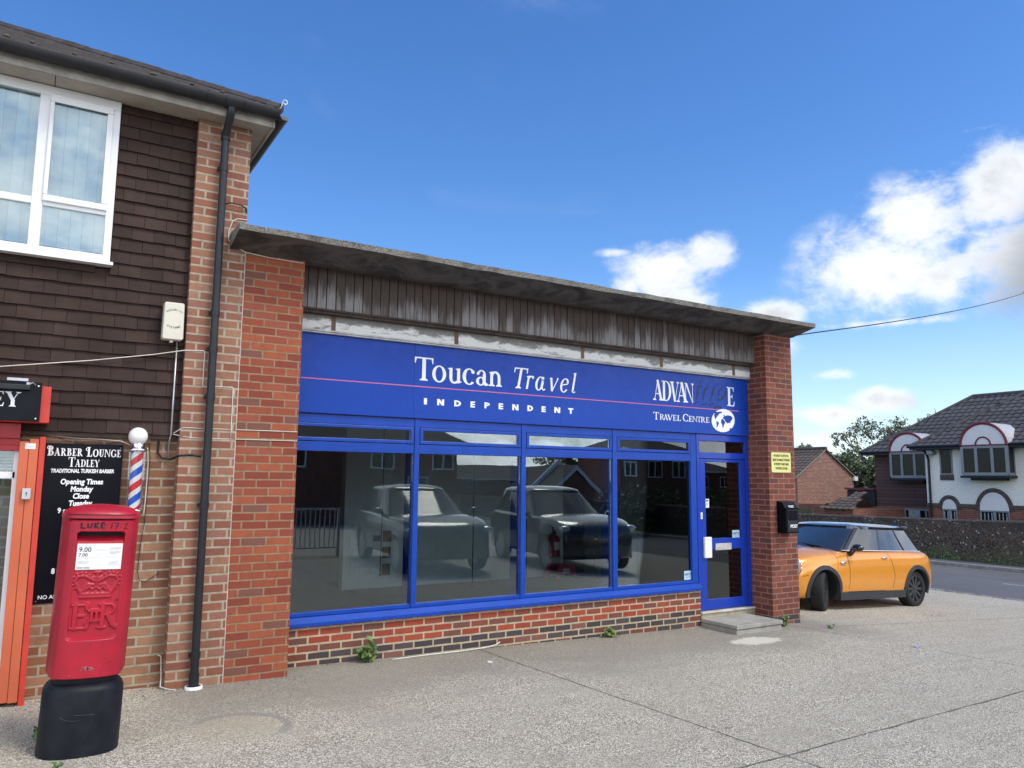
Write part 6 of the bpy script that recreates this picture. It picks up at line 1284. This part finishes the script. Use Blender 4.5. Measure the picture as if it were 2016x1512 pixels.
def make_gable_house():
    t = thing('brick_gable_house', 'plain brick house gable with a brown tiled roof beyond the flint wall', 'house', (37.2, 26, -.7))
    x0, x1, y0, y1 = 34.75, 39.72, 20.0, 34; xc = 37.22; ze, zr = 2.18, 3.60
    MB().prism([(x0+.05, -.8), (x1-.05, -.8), (x1-.05, ze), (xc, zr-.04), (x0+.05, ze)], y0, y1).build('gable_wall', 'farbrick', t)
    b = MB(); L = math.hypot(xc-x0+.25, zr-ze+.1)
    roof_tiles(b, (x0-.22, y1, ze-.13), (0, -1, 0), (xc-x0+.22, 0, zr-ze+.16), [(0, 0), (y1-y0+.12, 0), (y1-y0+.12, L), (0, L)], .3, .3, seed=9)
    roof_tiles(b, (x1+.22, y1, ze-.13), (0, -1, 0), (xc-x1-.22, 0, zr-ze+.16), [(0, 0), (y1-y0+.12, 0), (y1-y0+.12, L), (0, L)], .3, .3, seed=10)
    b.tube([(xc, y0-.1, zr+.06), (xc, y1, zr+.06)], .1, 8); b.build('tile_roof', 'roofb', t)
    b = MB()
    for xa in (x0-.2, x1+.2): b.add([(xa, y0-.1, ze-.2), (xa, y0-.1, ze-.1), (xc, y0-.1, zr+.05), (xc, y0-.1, zr-.03)], [(0, 1, 2, 3)])
    b.build('verge', 'concrete', t); MB().box(x1-.1, x1+.2, y0-.12, y0+.3, ze-.28, ze-.05).build('eaves_box', 'white', t)
    t = thing('low_garage', 'low garage with a brown tiled hip roof below the brick gable', 'garage', (31.5, 15, -.7))
    b = MB(); roof_tiles(b, (30, 15.2, .62), (0, -1, 0), (2.0, 0, .75), [(0, 0), (1.75, 0), (1.0, 2.1), (.75, 2.1)], .3, .3, seed=12); roof_tiles(b, (30, 15.2, .62), (1, 0, 0), (0, -.8, .75), [(0, 0), (4, 0), (2.0, 1.09)], .3, .3, seed=13)
    b.build('tile_roof', 'roofb', t); MB().box(30.2, 34, 13.6, 15.0, -.8, .615).build('wall', 'farred', t)
    t = thing('garden_fence', 'weathered low timber fence with green algae behind the flint wall', 'fence', (29.5, 17, -.7)); b = MB()
    for k in range(70): b.box(29.5, 29.53, 15.1+k*.13, 15.1+k*.13+.12, -.7, .62)
    b.build('boards', 'fence', t); MB().box(29.53, 29.6, 15.1, 24.2, .35, .42).build('rail', 'fence', t)
make_gable_house()
def make_tree(label, x, y, z, h, crown, seed, lm, n, size, group=None, airy=False, name='tree'):
    """crown: list of (dx, dy, dz, rx, ry, rz) clumps"""
    random.seed(seed); t = thing(name, label, 'tree', (x, y, z), group=group)
    tr = MB(); tr.tube([(x, y, z-.3), (x+.1, y, z+h*.25), (x-.05, y+.1, z+h*.5), (x, y, z+h*.8)], [.24, .19, .13, .04], 10)
    for (dx, dy, dz, rx, ry, rz) in crown:
        s = z+h*random.uniform(.2, .5); mid = (x+dx*.5+random.uniform(-.2, .2), y+dy*.5, (s+z+dz)/2)
        tr.tube([(x, y, s), mid, (x+dx, y+dy, z+dz)], [.09, .05, .015], 6)
        for k in range(7 if airy else 4):
            a = Vector((random.gauss(0, 1), random.gauss(0, 1), random.gauss(.3, 1))).normalized(); e = (x+dx+a.x*rx*.95, y+dy+a.y*ry*.95, z+dz+a.z*rz*.95)
            tr.tube([(x+dx*.8, y+dy*.8, z+dz*.9), (x+dx+a.x*rx*.5, y+dy+a.y*ry*.5, z+dz+a.z*rz*.5+.05), e], [.03, .02, .006], 5)
    tr.build('trunk', 'bark', t)
    l = MB(); tot = sum(c[3]*c[4]*c[5] for c in crown)
    for c in crown:
        m = int(n*c[3]*c[4]*c[5]/tot)
        twigs = [(Vector((random.gauss(0, 1), random.gauss(0, 1), random.gauss(0, 1))).normalized()*random.uniform(.35, 1.0)**.5) for _ in range(max(6, m//16))]
        for k in range(m):
            a = random.choice(twigs); sp = .15 if airy else .2
            p = (x+c[0]+(a.x+random.gauss(0, sp*.7))*c[3], y+c[1]+(a.y+random.gauss(0, sp*.7))*c[4], z+c[2]+(a.z+random.gauss(0, sp*.7))*c[5])
            l.leaf(p, (random.gauss(0, 1), random.gauss(0, 1), random.gauss(.4, 1)), size*random.uniform(.6, 1.3), .6)
    l.build('crown', lm, t)
def make_trees():
    rr = random.Random(31)
    def clumps(n, rx, ry, z0, z1, r):
        return [(rr.uniform(-rx, rx), rr.uniform(-ry, ry), rr.uniform(z0, z1), r*rr.uniform(.7, 1.2), r*rr.uniform(.7, 1.2), r*rr.uniform(.6, 1.0)) for _ in range(n)]
    make_tree('airy olive leaved tree rising behind the brown wing of the white house', 46, 22.0, -.7, 7.0, clumps(11, 2.0, 2.4, 4.0, 6.0, .95), 5, 'leafo', 4600, .17, 'trees beyond the road', True)
    make_tree('thin sparse tree top just left of the dark house ridge', 50, 21.0, -.7, 7.6, clumps(7, 1.4, 1.5, 5.0, 6.9, .8), 6, 'leafo', 900, .15, 'trees beyond the road', True)
    make_tree('dense dark green tree filling the gap between gable and brown wing', 43, 20.8, -.7, 5.2, clumps(16, 1.5, 2.3, .8, 3.9, 1.15), 7, 'leafd', 9000, .22, 'trees beyond the road')
    make_tree('dark evergreen tree low beside the brick gable', 44, 23.6, -.7, 4.6, clumps(10, 1.4, 1.7, .8, 4.0, 1.0), 8, 'leafd', 5200, .22, 'trees beyond the road')
    make_tree('distant tree top showing above the brick gable roof', 50, 31.3, -.7, 5.6, clumps(8, 1.2, 1.6, 3.4, 4.9, .85), 9, 'leafd', 2600, .22, 'trees beyond the road')
    make_tree('low distant tree behind the garage roof', 47, 26.6, -.7, 4.4, clumps(9, 1.5, 2.0, 1.0, 3.6, 1.0), 10, 'leafd', 3600, .24, 'trees beyond the road')
make_trees()
tag(MB().tube([(9.22-.05, .1, 3.90)] + [(9.22+(30-9.22)*u, .1+(6.16-.1)*u, 3.92+(8.66-3.92)*u-.55*u*(1-u)) for u in [i/14 for i in range(1, 15)]] + [(45, 12.9, 12.2)], .011, 6).build('overhead_cable', 'cableb', world=(9.2, .1, 3.9), smooth=True), 'black overhead cable running from the shop roof corner up to the right', 'cable')
# ------------------------------------------------------------------ across the forecourt (seen mirrored in the glass)
def plain_house(label, x0, x1, y0, y1, zb, ze, zr, wallm, wins, hip=2.5, gable=None):
    t = thing('brick_house', label, 'house', ((x0+x1)/2, (y0+y1)/2, zb), group='brick houses opposite the shop')
    MB().box(x0, x1, y0, y1, zb-.5, ze).build('wall', wallm, t)
    yc = (y0+y1)/2; e = .35
    b = MB().add([(x0-e, y0-e, ze), (x1+e, y0-e, ze), (x1+e, y1+e, ze), (x0-e, y1+e, ze), (x0-e+hip, yc, zr), (x1+e-hip, yc, zr)], [(0, 1, 5, 4), (1, 2, 5), (2, 3, 4, 5), (3, 0, 4), (0, 3, 2, 1)])
    b.build('roof', 'rooft', t); MB().box(x0-e, x1+e, y1+e+.001, y1+e+.05, ze-.18, ze-.001).build('fascia_board', 'white', t)
    for (xa, za, w, h) in wins:
        o = MB().box(xa, xa+w, y1, y1+.05, za, za+.07).box(xa, xa+w, y1, y1+.05, za+h-.07, za+h).box(xa, xa+.07, y1, y1+.05, za+.0701, za+h-.0701).box(xa+w-.07, xa+w, y1, y1+.05, za+.0701, za+h-.0701).box(xa+w*.5-.035, xa+w*.5+.035, y1, y1+.05, za+.0701, za+h-.0701).build('window', 'white', t)
        MB().box(xa+.07, xa+w*.5-.035, y1+.005, y1+.02, za+.0701, za+h-.0701).box(xa+w*.5+.035, xa+w-.07, y1+.005, y1+.02, za+.0701, za+h-.0701).build('pane', 'glass_far', o)
    return t
def make_opposite():
    plain_house('red brick house across the forecourt, mirrored in the left panes', 4.5, 16.9, -33, -24.3, -.1, 3.5, 5.9, 'farred', [(8.6, 2.2, 1.1, 1.0), (12.6, 2.2, 1.1, 1.0), (15.6, 2.2, 1.1, 1.0), (13.0, .3, 1.5, 1.1), (14.4, -.1, 1.0, 2.0)], hip=3.4)
    plain_house('long low dark roofed row far beyond the tree opposite the shop', 30, 78, -98, -88, -.6, 1.9, 3.9, 'farred', [(40, .5, 1.4, 1.1), (52, .5, 1.4, 1.1)])
    plain_house('red brick house with white windows, mirrored in the right hand pane', 27.8, 33.0, -29.5, -25.5, -.6, 3.55, 4.5, 'farred', [(28.1, 2.0, .9, .9), (29.8, 1.95, 1.15, 1.0), (31.7, 1.95, 1.05, 1.0)], hip=2.3)
    plain_house('small brick house far behind, mirrored in the blue door', 49.5, 55.5, -47, -42.2, -.6, 2.7, 3.7, 'farred', [(50.9, 1.2, .9, 1.0), (53.4, 1.2, 1.1, 1.0)], hip=2.7)
    px_, zt_, zl_, hw_ = 22.8, 2.3, .95, 1.65
    t = thing('gabled_porch', 'small brick gabled porch with white bargeboards opposite the shop', 'porch', (px_, -24, -.6))
    for s in (-1, 1):
        for dy, dz in ((0, 0), (-1.6, .28)):
            MB().add([(px_+s*hw_, -22.9+dy, zl_+dz), (px_+s*hw_, -22.9+dy, zl_+.22+dz), (px_, -22.9+dy, zt_+.22+dz), (px_, -22.9+dy, zt_+dz), (px_+s*hw_, -22.8+dy, zl_+dz), (px_+s*hw_, -22.8+dy, zl_+.22+dz), (px_, -22.8+dy, zt_+.22+dz), (px_, -22.8+dy, zt_+dz)], [(0, 1, 2, 3), (7, 6, 5, 4), (1, 5, 6, 2), (0, 3, 7, 4)]).build('bargeboard', 'white', t)
    MB().prism([(px_-1.3, -.8), (px_+1.3, -.8), (px_+1.3, 1.2), (px_, zt_-.05), (px_-1.3, 1.2)], -27, -22.95).build('wall', 'farred', t)
    MB().add([(px_-hw_-.1, -22.8, zl_+.2), (px_, -22.8, zt_+.24), (px_, -27, zt_+.24), (px_-hw_-.1, -27, zl_+.2), (px_+hw_+.1, -22.8, zl_+.2), (px_+hw_+.1, -27, zl_+.2)], [(0, 1, 2, 3), (1, 4, 5, 2)]).build('roof', 'rooft', t)
    rr = random.Random(5)
    make_tree('bushy green tree between the houses opposite the shop', 31.6, -37, -.6, 4.6, [(rr.uniform(-1.2, 1.2), rr.uniform(-1, 1), rr.uniform(1.8, 4.1), .75, .75, .65) for _ in range(12)], 41, 'leafo', 3600, .2)
    make_tree('clipped dark hedge across the forecourt beside the parked cars', 24.5, -18, -.5, 1.5, [(-3.5+k*.9, 0, 1.0+(k % 2)*.15, .8, .7, .9) for k in range(9)], 42, 'leafd', 4200, .16, name='hedge')
    t = thing('railing', 'white metal railing at the edge of the forecourt opposite', 'railing', (4.2, -10.6, 0)); b = MB()
    for k in range(34): b.box(2.4+k*.12, 2.42+k*.12, -10.61, -10.59, .12, 1.0)
    b.build('bars', 'railw', t); MB().box(2.3, 6.5, -10.63, -10.57, 1.0, 1.05).box(2.3, 6.5, -10.62, -10.58, .09, .12).build('rail', 'railw', t)
    MB().box(2.3, 2.36, -10.63, -10.57, -.1, 1.0).box(6.44, 6.5, -10.63, -10.57, -.1, 1.0).build('post', 'railw', t)
    MB().box(3.1, 3.75, -10.585, -10.575, .55, .85).build('notice', 'yellow', t)
make_opposite()
